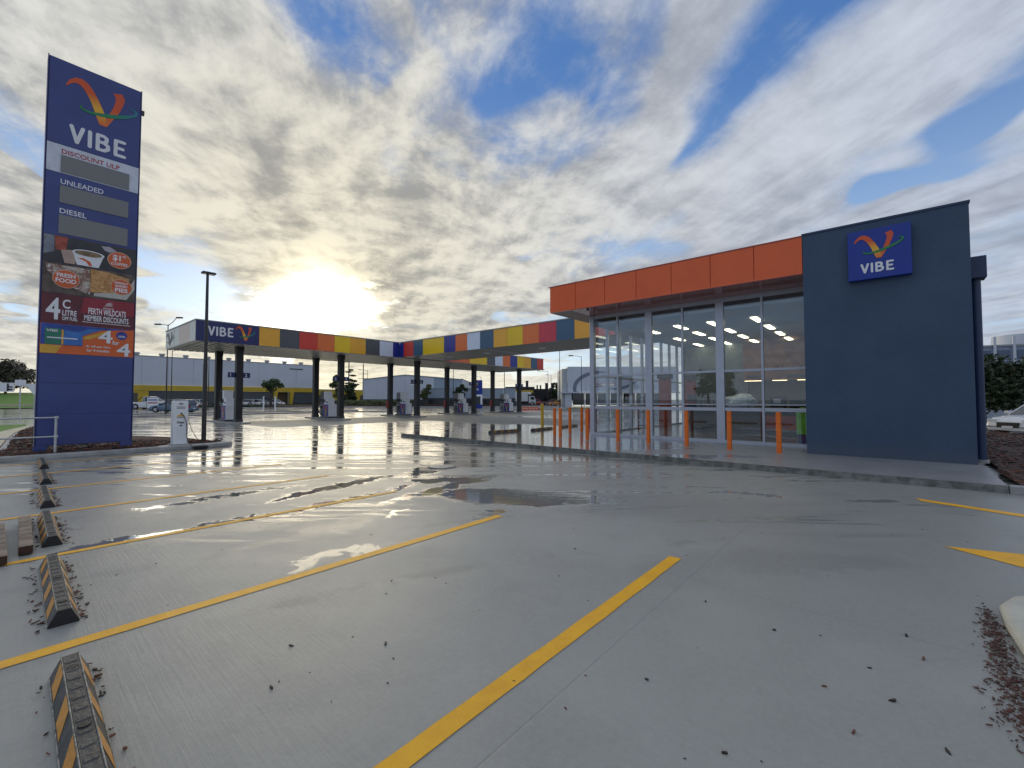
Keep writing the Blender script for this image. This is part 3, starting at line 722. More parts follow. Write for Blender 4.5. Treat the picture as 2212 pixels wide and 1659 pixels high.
# ------------------------------------------------------------ fuel pumps
def make_pump():
    p = thing('fuel_pump', '', 'fuel pump', group='fuel pumps under the canopy')
    mb = MB(); mb.box(-.36, .36, -.78, .80, 0, .10); mb.build('plinth', m_dgrey, p)
    mb = MB(); mb.box(-.33, .33, -.74, .10, .10, 1.05); mb.build('cabinet', m_white, p, bevel=.015)
    for s_ in (-1, 1):
        mb = MB(); mb.box(*sorted((s_ * .332, s_ * .345)), -.73, .09, .12, 1.03); gp = mb.build('graphic_panel', m_blue, p)
        if s_ == -1: emblem(gp, .02, -.68, .16, .96, -.345, .004, '-x')
    mb = MB(); mb.box(-.25, .25, -.55, .12, 1.05, 1.50); mb.build('payment_head', m_white, p, bevel=.01)
    mb = MB(); mb.box(-.27, .27, -.16, .14, 1.50, 2.02); mb.build('display_head', m_white, p, bevel=.01)
    mb = MB(); mb.box(-.262, -.25, -.10, .08, 1.20, 1.42); mb.build('card_terminal', m_dgrey, p)
    mb = MB(); mb.box(-.262, -.25, -.48, -.22, 1.15, 1.25); mb.build('label_strip', m_navy, p)
    mb = MB(); mb.box(-.22, .22, .16, .78, .10, 2.0); mb.build('hose_tower', m_white, p, bevel=.01)
    mb = MB(); mb.box(-.30, -.22, .18, .76, 1.16, 1.30); mb.box(-.30, -.22, .18, .76, 1.02, 1.12); mb.build('nozzle_boots', m_black, p)
    for i in range(5):
        y = .22 + i * .12
        mb = MB(); mb.tube([(-.25, y, 1.3), (-.25, y + .01, 1.55), (-.24, y, 1.92), (-.20, y, 2.06)], .018, 6); mb.tube([(-.27, y, 1.25), (-.31, y, 1.34), (-.29, y, 1.44)], .022, 6); mb.build('nozzle', m_hose, p)
        mb = MB(); mb.tube([(-.27, y, 1.0), (-.31, y + .02, .7), (-.33, y + .03, .35), (-.31, y + .01, .18), (-.27, y - .03, .16), (-.24, y - .045, .35), (-.23, y - .05, .9)], .016, 6)
        mb.build('hose', m_hose, p)
        mb = MB(); mb.tube([(.27, y, 1.0), (.33, y + .02, .5), (.31, y, .18), (.25, y - .04, .4), (.23, y - .05, .9)], .016, 6); mb.build('hose', m_hose, p)
    return p
pump = make_pump()
PL = ['fuel pump at the leftmost columns, just right of the slim dark lamp post', 'fuel pump between the second pair of columns from the left', 'fuel pump in the middle of the row, left of the column numbered 5',
      'fuel pump in front of the small distant blue sign', 'fuel pump at the far right end of the canopy, in front of the white truck']
for i, cx_ in enumerate(COLX):
    p = pump if i == 0 else dup(pump, (0, 0, 0))
    p.location = (cx_ - .05, 33.0, .11); p['label'] = PL[i]

# ------------------------------------------------------------ price pylon
PY = (1.53, 17.2, .1)
pyl = thing('price_sign', 'tall blue VIBE fuel price pylon with blank price displays and food adverts', 'price sign', PY)
mb = MB(); mb.box(.575, 2.50, 17.02, 17.36, .30, 10.88); mb.build('sign_body', m_bluep, pyl, off=PY, bevel=.01)
mb = MB(); mb.box(.545, .80, 17.0, 17.38, .05, .32); mb.build('leg', m_bluep, pyl, off=PY)
mb = MB(); mb.box(2.26, 2.52, 17.0, 17.38, .05, .32); mb.build('leg', m_bluep, pyl, off=PY)
mb = MB(); mb.box(.555, .575, 17.0, 17.38, .32, 10.9); mb.build('edge_trim', m_navy, pyl, off=PY)
mb = MB(); mb.box(2.50, 2.52, 17.0, 17.38, .32, 10.9); mb.build('edge_trim', m_navy, pyl, off=PY)
mb = MB(); mb.box(2.52, 2.60, 17.1, 17.2, 10.24, 10.36); mb.build('photocell', m_dgrey, pyl, off=PY)
F = 17.02
for z0, z1 in ((.34, 1.14), (1.155, 1.98), (1.995, 2.76)):
    mb = MB(); mb.box(.60, 2.48, F - .012, F, z0, z1); mb.build('lower_panel', m_bluep, pyl, off=PY)
mb = MB(); mb.box(.59, 2.49, F - .010, F, 8.52, 10.86); hp = mb.build('header_panel', m_bluep, pyl, off=PY)
emblem(hp, .90, 2.36, 9.42, 10.56, F - .010, .004, off=PY)
vibe_letters(hp, 1.00, 2.20, 8.66, 9.16, F - .010, .006, off=PY)
def pbox(nm, x0, x1, z0, z1, t0, t1, mat, par=None):
    mb = MB(); mb.box(x0, x1, F - t1, F - t0, z0, z1); return mb.build(nm, mat, par or pyl, off=PY)
pbox('price_panel', .59, 2.49, 7.73, 8.505, 0, .012, M('panel_pale', (.62, .66, .74), .35))
pbox('price_panel', .59, 2.49, 6.0, 7.72, 0, .012, m_bluep)
for (z0, z1, tx, tz0, tz1, x1, mt) in ((7.76, 8.23, 'DISCOUNT ULP', 8.27, 8.40, 2.06, m_redt), (6.91, 7.39, 'UNLEADED', 7.43, 7.57, 1.73, m_whit2), (6.06, 6.58, 'DIESEL', 6.62, 6.76, 1.40, m_whit2)):
    pbox('price_display', .86, 2.28, z0, z1, .0125, .03, m_led)
    text_part('lettering', tx, mt, pyl, .87, x1, tz0, tz1, F - .0125, .005, .012, off=PY)
# coffee picture
cof = pbox('coffee_advert', .59, 2.49, 5.26, 6.0, 0, .012, M('advert_dark', (.045, .042, .05), .4, var=.4, vs=2.0))
def shp(nm, poly, d, mat, par):
    mb = MB(); mb.prism(poly, F - d - .003, F - d, 'y'); return mb.build(nm, mat, par, off=PY)
shp('red_smear', [(.80, 5.98), (1.05, 5.98), (1.02, 5.62), (.82, 5.60)], .0125, M('print_rust', (.38, .08, .05), .5, var=.3, vs=6), cof)
shp('grey_smear', [(.60, 5.98), (.79, 5.98), (.80, 5.55), (.60, 5.45)], .0125, M('print_grey', (.22, .24, .28), .5, var=.3, vs=6), cof)
shp('hand', [(.92, 5.62), (1.12, 5.66), (1.24, 5.50), (1.2, 5.28), (1.0, 5.27)], .0130, M('print_skin', (.48, .34, .28), .5), cof)
shp('cup', [(1.15, 5.62), (1.78, 5.62), (1.68, 5.28), (1.24, 5.28)], .0165, m_whit2, cof)
shp('cup_rim', disc(1.465, 5.63, .33, .10), .0200, m_whit2, cof)
shp('coffee', disc(1.465, 5.63, .28, .075), .0235, M('print_coffee', (.22, .15, .08), .4, var=.4, vs=9), cof)
shp('cup_swoosh', [(1.24, 5.47), (1.36, 5.49), (1.50, 5.42), (1.55, 5.30), (1.48, 5.30), (1.42, 5.40), (1.34, 5.44)], .0200, m_badge, cof)
shp('pale_beans', [(1.72, 5.93), (1.9, 5.95), (2.06, 5.86), (1.9, 5.78), (1.8, 5.82)], .0125, M('print_lilac', (.42, .38, .44), .5), cof)
bd = shp('badge_edge', disc(2.12, 5.60, .265, .245), .0240, M('badge_rim', (.70, .45, .32), .4), cof)
shp('badge', disc(2.12, 5.60, .245, .225), .0275, m_badge, cof)
text_part('badge_text', '$1*', m_whit2, cof, 1.97, 2.27, 5.56, 5.76, F - .031, .003, .03, off=PY)
text_part('badge_text', 'COFFEE', m_whit2, cof, 1.94, 2.30, 5.45, 5.53, F - .031, .003, .02, off=PY)
# food picture
fd = pbox('food_advert', .59, 2.49, 4.42, 5.25, 0, .012, M('advert_brown', (.10, .075, .06), .5, var=.5, vs=4))
shp('sandwich', [(.64, 5.2), (1.5, 5.2), (1.52, 4.5), (1.30, 4.55), (.98, 4.75), (.68, 5.0)], .0125, food_mat('print_sandwich', (.50, .42, .34), (.24, .12, .09), (.66, .64, .6), 4.5), fd)
shp('pie', [(1.52, 5.22), (1.9, 5.2), (2.35, 5.1), (2.32, 4.85), (2.0, 4.62), (1.52, 4.56)], .0125, food_mat('print_pie', (.62, .33, .12), (.46, .22, .07), (.72, .46, .2), 5), fd)
shp('plate', [(1.60, 4.55), (2.0, 4.62), (2.35, 4.85), (2.47, 5.12), (2.47, 4.80), (2.30, 4.47), (1.6, 4.47)], .0130, M('print_plate', (.56, .54, .48), .5), fd)
for (cx_, cz_, rx_, rz_, lines) in ((1.04, 4.83, .25, .235, [('FRESH', .86, 1.22, 4.87, 4.98), ('FOOD', .84, 1.24, 4.72, 4.84)]), (2.18, 4.83, .225, .215, [('FRESHLY', 2.03, 2.33, 4.91, 4.97), ('BAKED', 2.05, 2.31, 4.82, 4.885), ('PIES', 2.04, 2.32, 4.67, 4.79)])):
    shp('badge_edge', disc(cx_, cz_, rx_ + .015, rz_ + .015), .0170, M('badge_rim', (.7, .45, .32), .4), fd); shp('badge', disc(cx_, cz_, rx_, rz_), .0205, m_badge, fd)
    for tx, a, b, c, d in lines: text_part('badge_text', tx, m_whit2, fd, a, b, c, d, F - .024, .003, .03, off=PY)
mem = pbox('member_advert', .59, 2.49, 3.60, 4.41, 0, .012, m_maroon)
shp('crimson_block', [(1.40, 4.40), (2.48, 4.40), (2.48, 4.0), (1.34, 3.95)], .0125, m_crim, mem)
T_ = lambda s_, a, b, c, d, mt=m_whit2, w=.02, par=mem, dd=.0160: text_part('lettering', s_, mt, par, a, b, c, d, F - dd, .003, w, off=PY)
T_('4', .68, .95, 3.70, 4.29); T_('C', .99, 1.14, 4.02, 4.27); T_('LITRE', .99, 1.27, 3.83, 3.98); T_('OFF FUEL', .99, 1.29, 3.70, 3.80)
T_('PERTH WILDCATS', 1.50, 2.30, 3.94, 4.12); T_('MEMBER DISCOUNTS', 1.42, 2.36, 3.75, 3.91); T_('WILDCATS', 1.80, 2.03, 4.13, 4.17)
shp('underline', [(1.38, 3.715), (2.40, 3.715), (2.40, 3.70), (1.38, 3.70)], .0160, m_whit2, mem)
shp('crest', [(1.82, 4.20), (1.88, 4.27), (1.84, 4.27), (1.92, 4.32), (2.02, 4.34), (1.95, 4.30), (2.02, 4.28), (1.96, 4.25), (2.02, 4.21), (1.92, 4.22)], .0160, M('crest_print', (.5, .42, .42), .4), mem)
off4 = pbox('offer_advert', .59, 2.49, 2.78, 3.59, 0, .012, M('offer_orange', (.72, .14, .03), .4, var=.06))
shp('blue_block', [(.60, 3.585), (2.45, 3.585), (1.75, 3.50), (1.40, 3.30), (1.40, 3.02), (.60, 3.02)], .0125, M('offer_blue', (.03, .08, .36), .4, var=.3), off4)
shp('light_sweep', [(1.40, 3.31), (1.85, 3.54), (1.55, 3.52), (1.25, 3.36)], .0160, m_ltblue, off4)
shp('amber_sweep', [(.60, 3.01), (1.0, 3.01), (.90, 2.79), (.60, 2.79)], .0125, m_amberp, off4)
shp('amber_ray', [(1.40, 3.22), (1.45, 3.29), (1.9, 3.50), (2.0, 3.49), (1.55, 3.22)], .0160, m_amberp, off4)
for k, (a, b, mt) in enumerate([(.68, .98, m_greenp), (.99, 1.03, m_amberp), (1.04, 1.40, m_ltblue)]):
    shp('card', [(a, 3.46 - .02 * k), (b, 3.46 - .03 * k), (b, 3.04), (a, 3.02)], .0195 + .0035 * k, mt, off4)
T_('VIBE', .70, .92, 3.36, 3.43, par=off4, dd=.030); shp('card_line', [(.72, 3.22), (1.3, 3.22), (1.3, 3.19), (.72, 3.19)], .0295, m_whit2, off4)
T_('4', 1.72, 2.02, 3.15, 3.52, par=off4); T_('for', 2.02, 2.17, 3.12, 3.24, par=off4); T_('4', 2.12, 2.42, 2.80, 3.18, par=off4)
T_('4c off per litre', 1.47, 1.98, 2.99, 3.06, par=off4); T_('for 4 months', 1.49, 1.96, 2.88, 2.96, par=off4)
shp('offer_badge', disc(2.22, 3.40, .12, .12), .0160, M('offer_navy', (.03, .05, .3), .4), off4); T_('OFFER', 2.14, 2.30, 3.34, 3.40, par=off4, dd=.0195)

# ------------------------------------------------------------ handrail, air unit, lamp post
hr = thing('handrail', 'galvanised two-rail pipe handrail in front of the price sign', 'handrail', (.93, 16.72, .13))
for i, x in enumerate((0, -1.9, -3.8)):
    mb = MB(); mb.cyl((x, 0, -.02), (x, 0, .94), .030, .030, 12); mb.cyl((x, 0, -.02), (x, 0, .008), .07, .07, 12); mb.build('post', m_galv, hr)
for z in (.93, .43):
    mb = MB(); mb.tube([(0, 0, z), (-2.0, 0, z), (-3.9, 0, z)], .022, 10); mb.cyl((-.04, 0, z), (.045, 0, z), .036, .036, 10); mb.cyl((0, 0, z - .04), (0, 0, z + .04), .037, .037, 10); mb.build('rail', m_galv, hr)
au = thing('air_water_unit', 'white air and water station cabinet on the island kerb', 'air pump', (3.62, 16.85, .13))
mb = MB(); mb.box(-.19, .19, -.14, .14, 0, 1.34); mb.prism([(-.19, 1.3402), (.19, 1.3402), (.17, 1.37), (-.17, 1.37)], -.13, .13, 'y'); mb.build('cabinet', m_white, au, bevel=.012, seg=2)
mb = MB(); mb.box(-.24, .26, -.17, .17, -.02, .03); mb.build('base_slab', m_kerb, au)
text_part('lettering', 'Air', m_dgrey, au, -.06, .065, 1.24, 1.31, -.142, .003, .03)
text_part('lettering', 'Water', m_dgrey, au, -.10, .10, .66, .73, -.142, .003, .03)
mb = MB(); mb.prism([(-.03, .60), (.02, .63), (.05, .60), (.02, .585), (.0, .60), (.02, .57), (-.02, .575)], -.146, -.142, 'y'); mb.build('drop_symbol', m_dgrey, au)
mb = MB(); mb.box(-.09, .09, -.146, -.141, .88, .925); mb.build('yellow_label', m_yel, au)
for z in (1.19, 1.165, 1.14, 1.12, .86, .84):
    mb = MB(); mb.box(-.11, .11, -.144, -.141, z - .004, z + .004); mb.build('small_print', m_dgrey, au)
mb = MB(); mb.cyl((0.01, -.14, .975), (.01, -.18, .965), .022, .022, 10); mb.build('outlet', m_dgrey, au)
mb = MB(); mb.tube([(.01, -.18, .965), (.06, -.20, .90), (.12, -.20, .75), (.155, -.19, .55), (.16, -.18, .3), (.18, -.2, .1), (.2, -.24, .04), (.22, -.34, .02), (.25, -.42, -.06), (.3, -.52, -.115)], .011, 8)
mb.tube([(.19, 0, 1.0), (.22, .0, .8), (.30, -.02, .5), (.42, -.04, .22), (.54, -.08, .06), (.6, -.2, .03), (.58, -.42, -.06)], .009, 8)
mb.build('air_hose', m_hose, au)
mb = MB()
for k in range(4):
    r_ = .15 + .015 * k; pts = [(.42 + r_ * 1.1 * math.cos(a * math.pi / 8), -.62 + r_ * .9 * math.sin(a * math.pi / 8), -.112 + .02 * k) for a in range(17)]
    mb.tube(pts, .012, 6)
mb.build('coiled_hose', m_hose, au)
lp = thing('lamp_post', 'slim dark lamp post with a flat square head, beside the air station', 'street lamp', (4.36, 17.2, .13))
mb = MB(); mb.cyl((0, 0, 0), (0, 0, 2.6), .070, .062, 14); mb.cyl((0, 0, 2.6), (0, 0, 5.62), .055, .04, 14); mb.build('post', m_post, lp)
mb = MB(); mb.cyl((0, 0, 0), (0, 0, .02), .14, .14, 14); mb.build('base_plate', m_post, lp)
mb = MB(); mb.box(-.17, .23, -.11, .11, 5.60, 5.67); mb.build('lamp_head', m_post, lp, bevel=.02)
mb = MB(); mb.box(-.13, .19, -.09, .09, 5.593, 5.5995); mb.build('lens', M('lamp_lens', (.12, .12, .11), .2), lp)

# ------------------------------------------------------------ wheel stops
STRIPE_Y = m_yel
m_stopg = M('rubber_worn', (.062, .062, .06), .5, var=.45, vs=14, bump=.9, bs=45)
m_stopy = M('reflective_amber', (.62, .27, .03), .42, var=.14, vs=20)
def make_stop(stripe, L=1.62):
    s_ = thing('wheel_stop', '', 'wheel stop', group='wheel stops along the left parking bays')
    W2, T2, H_ = .078, .034, .105
    mb = MB(); n = 18
    prof = [(-W2, 0), (-W2, .012), (-T2, H_), (T2, H_), (W2, .012), (W2, 0)]
    mb.prism(prof, 0, L, 'y')
    # shift: prism axis y expects (u,v)->(x,z)
    for k in range(14):    # ribs and dimples on the crown
        y = .10 + k * (L - .2) / 13; mb.box(-T2 * .75, T2 * .75, y - .016, y + .016, H_ - .01, H_ + .004)
    b_ = mb.build('rubber_body', m_stopg, s_, bevel=.004)
    for k in range(3):
        y = .18 + k * (L - .36) / 2; mb = MB(); mb.cyl((0, y, H_ - .002), (0, y, H_ + .0055), .024, .024, 12); mb.build('bolt_recess', m_black, s_)
    mb = MB(); mb.prism([(-W2 * .98, .001), (-W2 * .98, .013), (-T2 * .98, H_ - .001), (T2 * .98, H_ - .001), (W2 * .98, .013), (W2 * .98, .001)], -.004, .002, 'y'); mb.build('end_cap', m_black, s_)
    for sd_ in (-1, 1):
        for (ex, ez) in ((W2 + .001, .013), (T2 + .001, H_ + .001)):
            mb = MB(); mb.cyl((sd_ * ex, .0, ez), (sd_ * ex, L, ez), .0032, .0032, 5); mb.build('worn_edge', M('worn_edge', (.30, .29, .25), .6, var=.5, vs=25), s_)
    for k in range(4):
        y = .12 + k * (L - .05) / 4
        for sd_ in (-1, 1):
            def q(u_, t_): return (sd_ * (W2 - u_ * (W2 - T2) + .0015), t_, .012 + u_ * (H_ - .012) + .0015)
            a0 = y; vs = [q(.10, a0), q(.10, a0 + .17), q(.93, a0 + .27), q(.93, a0 + .10)]
            mb = MB(); mb.add(vs, [(0, 1, 2, 3) if sd_ > 0 else (3, 2, 1, 0)]); mb.add([(v_[0] - sd_ * .003, v_[1], v_[2] - .003) for v_ in vs], [(3, 2, 1, 0) if sd_ > 0 else (0, 1, 2, 3)])
            mb.build('reflector_stripe', stripe, s_)
    return s_
ws = make_stop(m_stopy)
WSL = [('nearest wheel stop, cut by the bottom edge, with bright amber stripes', .262, 1.93), ('second nearest wheel stop, with amber striped sides', .312, 4.33), ('third wheel stop from the front, beside the two timber beams', .378, 6.72),
       ('fourth wheel stop from the front, with bark heaped along its right side', .455, 9.12), ('fifth wheel stop from the front, second from the sign kerb', .55, 11.62), ('farthest small wheel stop, up against the price sign kerb', .635, 14.2)]
for i, (lb, x, y) in enumerate(WSL):
    o = ws if i == 0 else dup(ws, (0, 0, 0))
    o.location = (x, y, 0); o.rotation_euler = (0, 0, R(-.8)); o['label'] = lb
for i, (x, y, a, lb) in enumerate([(13.15, 12.55, -14, 'black and yellow wheel stop nearest the platform corner'), (15.35, 12.05, -4, 'black and yellow wheel stop crossing behind the yellow bollard'), (17.9, 12.25, -3, 'black and yellow wheel stop behind the orange bollards at the store corner')]):
    if i == 0: wd_ = make_stop(M('stripe_worn', (.30, .16, .03), .5)); o = wd_
    else: o = dup(wd_, (0, 0, 0))
    o.location = (x, y, .13); o.rotation_euler = (0, 0, R(a - 90 + 7)); o['label'] = lb; o['group'] = 'wheel stops in front of the store'
# bark swept against the stops: loose, uncountable
def swept(r):
    k = r.choice([0, 1, 1, 2, 2, 3, 3, 4]); _, x, y = WSL[k]; s_ = r.choice([-1, 1, 1])
    return x + s_ * (.085 + abs(r.gauss(0, .032))), y + r.uniform(-.05, 1.65)
cb = chips(430, swept, lambda x, y, r: .001 + r.uniform(0, .012), .010, .045, 21)
tag(cb.build('bark_litter', [m_bark2, m_bark]), 'dark bark bits swept along the wheel stops', 'bark litter', kind='stuff')
def lit(r):
    while 1:
        d = r.uniform(1.6, 13); a = r.uniform(-.86, .86); p_ = fw2 * d + rt * (d * math.tan(a))
        if p_.x < 10.4: return p_.x, p_.y
cb = chips(150, lit, lambda x, y, r: .001, .006, .022, 31)
tag(cb.build('ground_litter', [m_bark2, m_bark]), 'small dark bark specks scattered over the wet concrete', 'bark litter', kind='stuff')
def drift(r):
    t_ = r.random() ** .8; cx_, cy_ = 4.72 - 1.7 * t_, -.47 + .03 * t_
    return cx_ + r.gauss(0, .08), cy_ - .03 + r.gauss(0, .018 + .045 * t_)
cb = chips(1100, drift, lambda x, y, r: .001 + r.uniform(0, .012), .006, .030, 41)
tag(cb.build('bark_drift', [M('damp_bark', (.10, .038, .025), .55, var=.4, vs=9), M('wet_bark', (.075, .03, .02), .5, var=.4, vs=9)]), 'reddish brown bark drift lying along the kerb in the lower right corner', 'bark litter', kind='stuff')
# larger single chips one can pick out
BIG = [(2.93, .30), (2.62, .16), (3.30, .12), (3.02, .02), (2.45, -.02), (3.62, -.12), (3.42, .62), (2.10, .58), (2.36, 1.05), (3.55, 1.10), (1.62, 2.45), (.98, 2.55), (1.22, 2.88), (3.9, 2.5), (4.5, 2.9), (2.75, -.16), (3.9, -.05), (2.2, 3.25)]
for i, (x, y) in enumerate(BIG):
    cb = chips(1, lambda r: (0, 0), lambda a, b, r: 0, .026, .042, 100 + i, 1)
    o = cb.build('bark_chip', [m_leafbrown if i in (0, 1, 5) else m_bark2]); o.location = (x, y, .0015)
    if i in (0, 1, 5): tag(o, ['russet brown curled chip lying on the pale wet concrete at lower right', 'small russet chip nearest the bottom right of the picture', 'russet chip close to the bark drift by the right kerb'][(0, 1, 5).index(i)], 'bark chip')
    else: tag(o, 'single dark bark chip lying loose on the open concrete', 'bark chip', 'dark bark chips on the concrete')
# timbers
tb = thing('timber_beam', 'short weathered timber beam nearest the third wheel stop', 'timber', (.185, 6.52, .01), R(-1)); tb['group'] = 'timber beams left on the bay'
mb = MB(); mb.box(-.05, .05, 0, 1.66, 0, .085); mb.build('beam', m_timber, tb, bevel=.006)
mb = MB(); mb.box(-.048, .048, -.002, .0, .003, .082); mb.build('sawn_end', m_timbd, tb)
o = dup(tb, (.015, 6.26, .01), R(.5), 'weathered timber beam at the left edge of the picture, lying beside the shorter one')

# ------------------------------------------------------------ store
SO = (19, 4, .13)
st = thing('store_building', 'service station store with orange fascia, tall glazed front and dark blue end wall', 'store', SO)
def sb(nm, x0, x1, y0, y1, z0, z1, mat, par=None, bevel=0):
    mb = MB(); mb.box(x0, x1, y0, y1, z0, z1); return mb.build(nm, mat, par or st, off=SO, bevel=bevel)
FX, GX, GY, BX = 13.75, 15.30, 8.96, 25.2
sb('blue_wall', FX, 25.3, -1.42, 1.66, .12, 5.88, m_wall)
sb('wall_capping', FX - .02, 25.32, -1.44, 1.675, 5.881, 5.93, m_bwall2)
sb('rear_wall', BX, 25.5, 1.66, GY, .12, 5.3, m_inw)
seams = [9.9, 8.74, 7.53, 6.35, 5.17, 3.99, 2.82, 1.665]
for a, b in zip(seams, seams[1:]): sb('cladding_panel', FX, FX + .04, b + .008, a - .008, 4.88, 5.86, m_org, bevel=.003)
for i in range(9): sb('cladding_panel', FX + .05 + i * 1.27, FX + .05 + i * 1.27 + 1.255, 9.87, 9.91, 4.88, 5.86, m_org, bevel=.003)
sb('fascia_core', FX + .045, BX, 1.68, 9.86, 5.0, 5.84, m_dgrey)
sb('fascia_capping', FX - .012, BX, 1.68, 9.93, 5.862, 5.895, m_orgd)
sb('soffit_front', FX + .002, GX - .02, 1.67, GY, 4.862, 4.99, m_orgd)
for i in range(9):
    x0 = FX + .002 + i * 1.27; sb('soffit_board', x0 + .004, min(x0 + 1.266, BX), GY + .005, 9.865, 4.862, 4.99, m_soffp)
sb('shop_floor', GX - .05, BX, 1.66, GY, .125, .165, m_tfloor)
sb('shop_ceiling', GX + .03, BX, 1.67, GY - .03, 4.47, 4.6, m_ceil)
sb('head_trim', GX - .03, GX + .04, 1.67, GY + .03, 4.72, 4.86, m_alu); sb('head_trim', GX + .045, BX, GY - .04, GY + .03, 4.72, 4.861, m_alu)
# front glazing
MU = [8.87, 7.83, 6.59, 5.38, 4.165, 2.94, 1.72]
def mull(y, w, dep=.10): sb('mullion', GX - dep / 2, GX + dep / 2, y - w / 2, y + w / 2, .165, 4.72, m_alu, bevel=.004)
sb('corner_post', GX - .08, GX + .10, GY - .12, GY + .06, .165, 4.85, m_alu, bevel=.006)
for y, w in ((7.83, .07), (6.59, .25), (5.38, .07), (4.165, .25), (2.94, .07), (1.70, .07)): mull(y, w, .13 if w > .2 else .10)
sb('bottom_rail', GX - .09, GX + .07, 1.67, GY + .05, .125, .23, m_alu, bevel=.006)
for yl, yh in zip(MU[1:], MU[:-1]):
    wl = .125 if abs(yl - 6.59) < .02 or abs(yl - 4.165) < .02 else .035; wh = .125 if abs(yh - 6.59) < .02 or abs(yh - 4.165) < .02 else .035
    for z, t_ in ((2.46, .035), (1.22, .055), (1.37, .018)):
        sb('transom', GX - .04, GX + .04, yl + wl, yh - wh, z - t_, z + t_, m_alu, bevel=.003)
    for z0, z1 in ((.23, 1.165), (1.388, 2.425), (2.495, 4.72)): sb('glass_pane', GX - .006, GX + .006, yl + wl, yh - wh, z0, z1, m_glass)
# side glazing (entrance side)
SX = [15.42, 16.55, 17.65, 18.75, 19.95, 21.15, 22.3, 23.4, 24.5, 25.15]
for x in SX[1:-1]: sb('mullion', x - .05, x + .05, GY - .07, GY + .05, .165, 4.72, m_alu, bevel=.004)
sb('bottom_rail', GX + .11, BX, GY - .08, GY + .04, .166, .232, m_alu)
for a, b in zip(SX, SX[1:]):
    for z, t_ in ((2.46, .035), (1.22, .045)): sb('transom', a + .05, b - .05, GY - .05, GY + .03, z - t_, z + t_, m_alu)
    for z0, z1 in ((.232, 1.175), (1.265, 2.425), (2.495, 4.72)): sb('glass_pane', a + .05, b - .05, GY - .016, GY - .004, z0, z1, m_glass2)
# interior
sb('menu_bulkhead', 23.9, 25.15, 1.67, 5.45, 2.45, 4.3, m_brown)
sb('bulkhead_vent', 23.885, 23.899, 4.6, 5.3, 2.56, 2.70, m_black); sb('bulkhead_vent', 23.885, 23.899, 2.9, 3.6, 2.56, 2.70, m_black)
text_part('wall_lettering', 'FOOD VIBE', M('letter_tan', (.36, .22, .14), .5), st, 5.25, 3.1, 2.86, 3.10, 23.89, .02, .03, '-x', off=SO)
for a, b in ((5.4, 4.6), (4.2, 3.6), (3.2, 2.6), (2.3, 1.9)): sb('strip_light', 23.88, 23.92, b, a, 2.42, 2.445, M('strip_lamp', (.9, .8, .5), .5, emit=(1, .85, .5), es=2.2))
sb('shelf_wall', 25.05, 25.19, 5.5, 8.9, .17, 4.46, M('teal_grey_wall', (.20, .24, .25), .6))
lm = MB(); lm.box(-.58, .58, -.10, .10, -.03, -.001); lme = lm.mesh('ceiling_light', m_lit)
for yy, xs in ((3.6, [17.9, 20.15, 22.4, 24.6]), (5.08, [17.9, 20.15, 22.4, 24.55]), (6.35, [17.9, 20.15, 22.4, 24.5]), (7.7, [18.3, 21.5, 24.3])):
    for x in xs:
        o = bpy.data.objects.new('ceiling_light', lme); COL.objects.link(o); o.parent = st; o.location = (x - SO[0], yy - SO[1], 4.47 - SO[2])
# downpipe and rainwater head on the right end
sb('rainwater_head', 14.1, 14.5, -1.70, -1.425, 4.25, 4.74, m_bwall2, bevel=.01)
mb = MB(); mb.cyl((14.3, -1.54, .14), (14.3, -1.54, 4.26), .085, .085, 14); mb.build('downpipe', m_bwall2, st, off=SO)
mb = MB(); mb.cyl((14.3, -1.54, .13), (14.3, -1.54, .2), .12, .12, 14); mb.build('pipe_collar', m_kerb, st, off=SO)
sb('camera_bracket', 13.9, 13.98, 8.3, 8.36, 4.80, 4.86, m_dgrey)
# wall sign
ws_ = thing('wall_sign', 'square blue VIBE sign mounted high on the dark blue wall', 'sign', (13.6, .12, 5.05))
WO = (13.6, .12, 5.05)
mb = MB(); mb.box(13.58, 13.748, -.47, .70, 4.45, 5.66); mb.build('sign_box', m_blue, ws_, off=WO, bevel=.012, seg=2)
emblem(ws_, .58, -.30, 4.93, 5.54, 13.578, .004, '-x', off=WO)
vibe_letters(ws_, .46, -.16, 4.60, 4.83, 13.578, .006, '-x', off=WO)

# interior furniture
ct = thing('shop_counter', 'long dark shop counter with a blue edge inside the glazed store', 'counter', (19.8, 4.6, .165))
mb = MB(); mb.box(-.35, .35, -2.9, 2.3, 0, .98); mb.build('carcass', M('counter_dark', (.06, .05, .05), .4), ct)
mb = MB(); mb.box(-.42, .42, -2.95, 2.35, .98, 1.03); mb.build('worktop', m_stain, ct)
mb = MB(); mb.box(-.43, -.421, -.2, 2.34, .94, 1.05); mb.build('blue_edge', m_bcount, ct)
mb = MB(); mb.box(-.36, -.351, -2.8, -.9, .2, .75); mb.build('red_panel', M('counter_red', (.35, .05, .03), .4), ct)
import bmesh
bm = bmesh.new(); bmesh.ops.create_icosphere(bm, subdivisions=4, radius=1)
rb = random.Random(5)
from mathutils import noise as mn
for v_ in bm.verts:
    d_ = mn.noise(v_.co * 1.6) * .35 + mn.noise(v_.co * 5) * .12; v_.co *= 1 + d_; v_.co.x *= .36; v_.co.y *= .60; v_.co.z *= .30
for f_ in bm.faces: f_.smooth = False
me = bpy.data.meshes.new('plastic_bundle'); bm.to_mesh(me); bm.free(); me.materials.append(m_plastic)
o = bpy.data.objects.new('plastic_bundle', me); COL.objects.link(o); o.location = (19.75, 4.62, 1.195 + .26)
tag(o, 'crumpled clear plastic bundle lying on the shop counter', 'plastic bundle')
